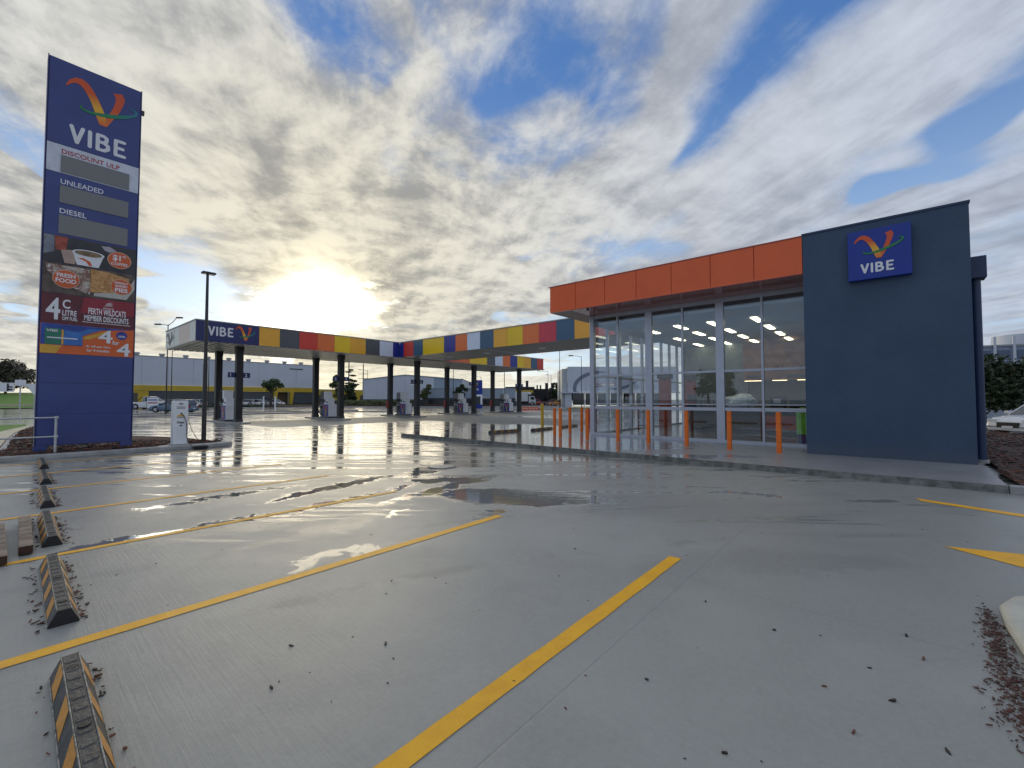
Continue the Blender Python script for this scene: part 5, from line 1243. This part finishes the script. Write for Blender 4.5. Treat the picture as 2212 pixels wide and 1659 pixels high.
for i, (x, y, h) in enumerate([(66, 120, 15.5), (73, 124, 12.5)]):
    o = thing('power_pole', ['taller timber power pole with cross arms in the bright gap between columns', 'shorter power pole with cross arms beside the taller one'][i], 'power pole', (x, y, 0), VA)
    mb = MB(); mb.cyl((0, 0, 0), (0, 0, h), .22, .14, 8); mb.build('pole', m_post, o)
    for z in (h - 3.2, h - 4.6, h - 6):
        mb = MB(); mb.box(-1.6, 1.6, -.06, .06, z, z + .12); mb.build('cross_arm', m_post, o)
# left road signs
rs = thing('direction_sign', 'white street name plates on a pole on the grass mound at the left edge', 'road sign', (1.6, 96, 0), VA + R(40))
mb = MB(); mb.cyl((0, 0, 0), (0, 0, 4.4), .08, .08, 8); mb.build('pole', m_galv, rs)
mb = MB(); mb.box(-.55, .55, -.12, -.08, 3.5, 4.35); mb.build('sign_plate', m_white, rs)
mb = MB(); mb.box(-3.0, -.6, -.12, -.08, 2.6, 3.9); mb.build('arrow_plate', m_white, rs)
mb = MB(); mb.box(-1.2, -.75, -.14, -.121, 2.8, 3.05); mb.box(-1.2, -.75, -.14, -.121, 3.2, 3.4); mb.box(-1.3, -1.1, -.14, -.121, 2.7, 3.8); mb.box(-2.7, -2.2, -.14, -.121, 3.0, 3.6); mb.build('black_bars', m_dgrey, rs)
gw = thing('give_way_sign', 'white backed give-way triangle standing on the grass at the left', 'road sign', (3.0, 96, 0), VA + R(40))
mb = MB(); mb.cyl((0, 0, 0), (0, 0, 2.6), .06, .06, 8); mb.build('pole', m_galv, gw)
mb = MB(); mb.prism([(-1.0, 3.8), (0, 2.1), (1.0, 3.8)], -.1, -.06, 'y'); mb.build('triangle_plate', m_white, gw)
# A-frame board
ab = thing('site_board', 'small white notice board with blue and red bands in front of the white pickup', 'notice board', (13.4, 76.5, 0), VA)
mb = MB(); mb.box(-.75, .75, -.03, .03, .35, 1.75); mb.build('board', m_white, ab)
mb = MB(); mb.box(-.65, .65, -.036, -.031, .95, 1.10); mb.build('red_band', m_redt, ab)
mb = MB(); mb.box(-.65, .65, -.036, -.031, 1.35, 1.5); mb.build('blue_band', m_blue, ab)
for x in (-.6, .6):
    mb = MB(); mb.cyl((x, 0, 0), (x, 0, .4), .03, .03, 6); mb.build('leg', m_galv, ab)
# white frame with dark nozzles (trolley bay) in the distance
tf = thing('white_frame', 'small white gate-like frame with dark bars on the wet apron before the warehouse', 'trolley bay', (25.6, 69.2, 0), VA)
for x in (-.85, .85):
    mb = MB(); mb.box(x - .08, x + .08, -.06, .06, 0, 2.3 if False else 1.95); mb.build('upright', m_white, tf)
mb = MB(); mb.box(-.77, .77, -.04, .04, 1.55, 1.7); mb.build('dark_rail', m_black, tf)
for k in range(7):
    mb = MB(); mb.box(-.62 + k * .2, -.56 + k * .2, -.03, .03, .1, 1.54); mb.build('bar', m_black, tf)
# distant second price sign
s2 = thing('small_price_sign', 'small blue and white price sign standing far behind the fourth fuel pump', 'price sign', (54.0, 54.6, 0), VA)
mb = MB(); mb.box(-.95, .95, -.15, .15, 2.35, 4.85); mb.build('blue_header', m_blue, s2)
emblem(s2, -.45, .45, 3.75, 4.7, -.155, .01)
vibe_letters(s2, -.36, .36, 3.10, 3.40, -.155, .01)
mb = MB(); mb.box(-.95, -.65, -.14, .14, .6, 2.34); mb.box(.65, .95, -.14, .14, .6, 2.34); mb.box(-.64, .64, -.14, .14, 2.0, 2.34); mb.build('white_surround', m_white, s2)
mb = MB(); mb.box(-.64, .64, -.10, .10, .6, 1.99); mb.build('display_face', m_dgrey, s2)
mb = MB(); mb.box(-.95, .95, -.145, .145, 0, .59); mb.build('base', m_blue, s2)
# round traffic sign
rs2 = thing('round_road_sign', 'round white road sign with small plates right of the fourth column pair', 'road sign', (56.7, 56.8, 0), VA)
mb = MB(); mb.cyl((0, 0, 0), (0, 0, 3.0), .05, .05, 8); mb.build('pole', m_galv, rs2)
mb = MB(); mb.cyl((0, -.06, 2.55), (0, -.03, 2.55), .45, .45, 20); mb.build('disc', m_white, rs2)
mb = MB(); mb.box(-.03, .03, -.065, -.061, 2.3, 2.8); mb.build('arrow', m_dgrey, rs2)
mb = MB(); mb.box(.1, .95, -.06, -.03, 1.7, 2.05); mb.build('name_plate', m_clad, rs2)

# ------------------------------------------------------------ trees
def leafmat(nm, c): return M(nm, c, .6, var=.45, vs=1.4)
lf_dark = leafmat('leaf_dark', (.035, .055, .022)); lf_mid = leafmat('leaf_mid', (.055, .085, .025)); lf_grey = leafmat('leaf_grey', (.12, .11, .085)); lf_olive = leafmat('leaf_olive', (.09, .11, .03))
m_trunk = M('tree_bark', (.07, .055, .045), .8, var=.3, vs=5, bump=.6, bs=20)
def tree(lb, loc, h, cr, ch, n, leaf, mat, seed, clumps=16, name='tree', lean=0.0, gap=.8):
    rnd = random.Random(seed); o = thing(name, lb, 'tree', loc)
    mb = MB(); base = h - ch; p = Vector((0, 0, 0)); mb.cyl(p, (lean * .5, 0, base + .15 * ch), h * .030 + .04, h * .018 + .02, 8)
    cl = []
    for i in range(clumps):
        th = rnd.uniform(0, 2 * math.pi); rr = cr * math.sqrt(rnd.random()) * .82; zf = rnd.random()
        k_ = math.sin(math.pi * (.18 + .72 * zf)); c = Vector((rr * k_ * math.cos(th) + lean, rr * k_ * math.sin(th), base + ch * (.12 + .76 * zf)))
        cl.append((c, cr * rnd.uniform(.26, .46)))
        mb.cyl((lean * .5, 0, base * .9 + .1 * ch), c * .92 + Vector((0, 0, -.02)), h * .010 + .01, .012, 5, caps=False)
    mb.build('trunk', m_trunk, o)
    mb = MB()
    for i in range(n):
        c, r_ = cl[rnd.randrange(len(cl))]
        d = Vector((rnd.gauss(0, 1), rnd.gauss(0, 1), rnd.gauss(0, 1))).normalized() * r_ * (rnd.random() ** .4)
        d.z *= gap; p = c + d; a = Vector((rnd.gauss(0, 1), rnd.gauss(0, 1), rnd.gauss(0, .7))).normalized(); b = a.orthogonal().normalized(); b = (b * math.cos(i) + a.cross(b) * math.sin(i))
        s_ = leaf * rnd.uniform(.6, 1.4); q = a * s_; w_ = b * s_ * .55
        mb.add([p - q, p - w_ * .9, p + q, p + w_], [(0, 1, 2, 3)])
    mb.build('crown', mat, o); return o
tree('broad grey-green tree at the far left, behind the road signs', (.3, 150, 2.4), 7.6, 5.2, 6.2, 4200, .34, lf_grey, 1, 26)
tree('lower grey tree cut by the left picture edge', (-6.0, 148, 2.4), 5.6, 4.2, 5.0, 2000, .34, lf_grey, 2, 16)
tree('small shrub behind the price sign edge on the mound', (5.5, 112, .2), 3.2, 1.4, 2.6, 900, .2, lf_dark, 3, 9)
tree('small round-headed tree in front of the louvred warehouse', (29.9, 80.2, 0), 5.0, 1.9, 2.4, 1800, .17, lf_mid, 4, 12)
tree('tree behind the second column pair, by the warehouse end', (52.0, 99.5, 0), 7.4, 2.3, 5.6, 1600, .26, lf_mid, 5, 12)
tree('tiny tree beside the slender street lamp', (58.5, 96, 0), 4.2, 1.2, 2.2, 700, .2, lf_mid, 6, 8)
tree('bushy dark tree left of the gabled warehouse', (50.4, 90.3, 0), 5.3, 2.2, 4.4, 1700, .25, lf_dark, 7, 14)
tree('tall tree with layered open branches beside the power poles', (51.3, 92.5, 0), 8.8, 1.9, 5.4, 900, .26, lf_dark, 8, 13, gap=.18)
tree('thin tree in front of the gabled warehouse beside the middle column', (57.2, 72.6, 0), 5.0, 2.0, 3.6, 1100, .2, lf_olive, 9, 11, gap=.5)
tree('dark small tree behind the fourth column pair', (60.8, 66.0, 0), 4.6, 1.6, 2.8, 1200, .2, lf_dark, 10, 10)
tree('dark leafy tree right of the four-chimney building', (106.5, 74.0, 0), 6.6, 3.0, 5.6, 1700, .3, lf_dark, 11, 14)
tree('mid-green tree in front of the showroom corner', (102.0, 68.0, 0), 6.2, 3.4, 5.2, 1900, .3, lf_mid, 12, 15)
tree('taller green tree touching the showroom corner', (94.6, 61.6, 0), 6.6, 2.6, 5.2, 1700, .28, lf_mid, 13, 14)
tree('low bright tree between the dark factory and the showroom', (112, 74, 0), 4.8, 3.0, 4.0, 1200, .3, lf_olive, 14, 12)
for i, (x, y, h, r_) in enumerate([(50.5, -5.6, 4.75, 3.2), (52.5, -9.6, 4.9, 3.4), (49.5, -13.0, 4.7, 3.2), (56, -15.5, 5.0, 3.6)]):
    tree(['dark round tree right beside the blue wall edge', 'second dark tree from the blue wall, behind the white car', 'dark tree over the white car at the right edge', 'farthest dark tree at the right edge'][i], (x, y, 0), h, r_, h * .86, 7000, .19, lf_dark, 20 + i, 24)
# trees and a building to the left of the view, mirrored in the shop glass
for i, (x, y, h) in enumerate([(-62, 24, 7), (-70, 30, 8.5), (-74, 8, 7.5), (-58, 44, 7), (-90, 60, 9), (-76, -12, 8), (-64, 72, 8)]):
    tree('street tree on the verge left of the car park, number %s from the road sign side' % ['one', 'two', 'three', 'four', 'five', 'six', 'seven'][i] if False else
         ['broad street tree nearest the parking bays, left of the view', 'taller street tree behind the nearest one, left of the view', 'street tree opposite the store front, left of the view', 'street tree near the handrail side, left of the view', 'tallest street tree at the back, left of the view', 'southernmost street tree, left of the view', 'street tree nearest the road junction, left of the view'][i],
         (x, y, 0), h, h * .42, h * .72, 1500, .3, lf_dark, 40 + i, 16)
nb, part = bld('neighbour_building', 'low brown brick building across the side street, mirrored in the shop glass', 'building', (-98, 0, 0))
part('wall', -110, -96, -30, -2, 0, 6.5, M('brown_brick', (.16, .08, .05), .7, var=.2, vs=2)); part('roof', -110.3, -95.7, -30.3, -1.7, 6.5, 6.8, m_roofm)
for i in range(5): part('window', -95.99, -95.95, -27 + i * 5, -24.5 + i * 5, 1.2, 3.4, m_carglass)
# low shrubs by the warehouse (dark hedge line)
mb = MB(); rnd = random.Random(77)
for i in range(2600):
    t_ = rnd.random(); x = 20 + t_ * 26; y = 98.5 - t_ * 7 + rnd.gauss(0, .6); z = rnd.random() * .4 + .05; s_ = rnd.uniform(.12, .3)
    a = Vector((rnd.gauss(0, 1), rnd.gauss(0, 1), rnd.gauss(0, 1))).normalized() * s_; b = a.orthogonal().normalized() * s_ * .6; p = Vector((x, y, z))
    mb.add([p - a, p - b, p + a, p + b], [(0, 1, 2, 3)])
tag(mb.build('hedge', lf_dark), 'low dark hedge running along the car park before the louvred warehouse', 'hedge', kind='stuff')
mb = MB()
for i in range(1600):
    t_ = rnd.random(); x = 46 + t_ * 9 ; y = 84 - t_ * 9 + rnd.gauss(0, .8); z = rnd.random() * 1.0 + .3; s_ = rnd.uniform(.12, .3)
    a = Vector((rnd.gauss(0, 1), rnd.gauss(0, 1), rnd.gauss(0, 1))).normalized() * s_; b = a.orthogonal().normalized() * s_ * .6; p = Vector((x, y, z))
    mb.add([p - a, p - b, p + a, p + b], [(0, 1, 2, 3)])
tag(mb.build('low_shrubs', lf_olive), 'yellow-green low shrubs in the bed before the gabled warehouse', 'shrubs', kind='stuff')
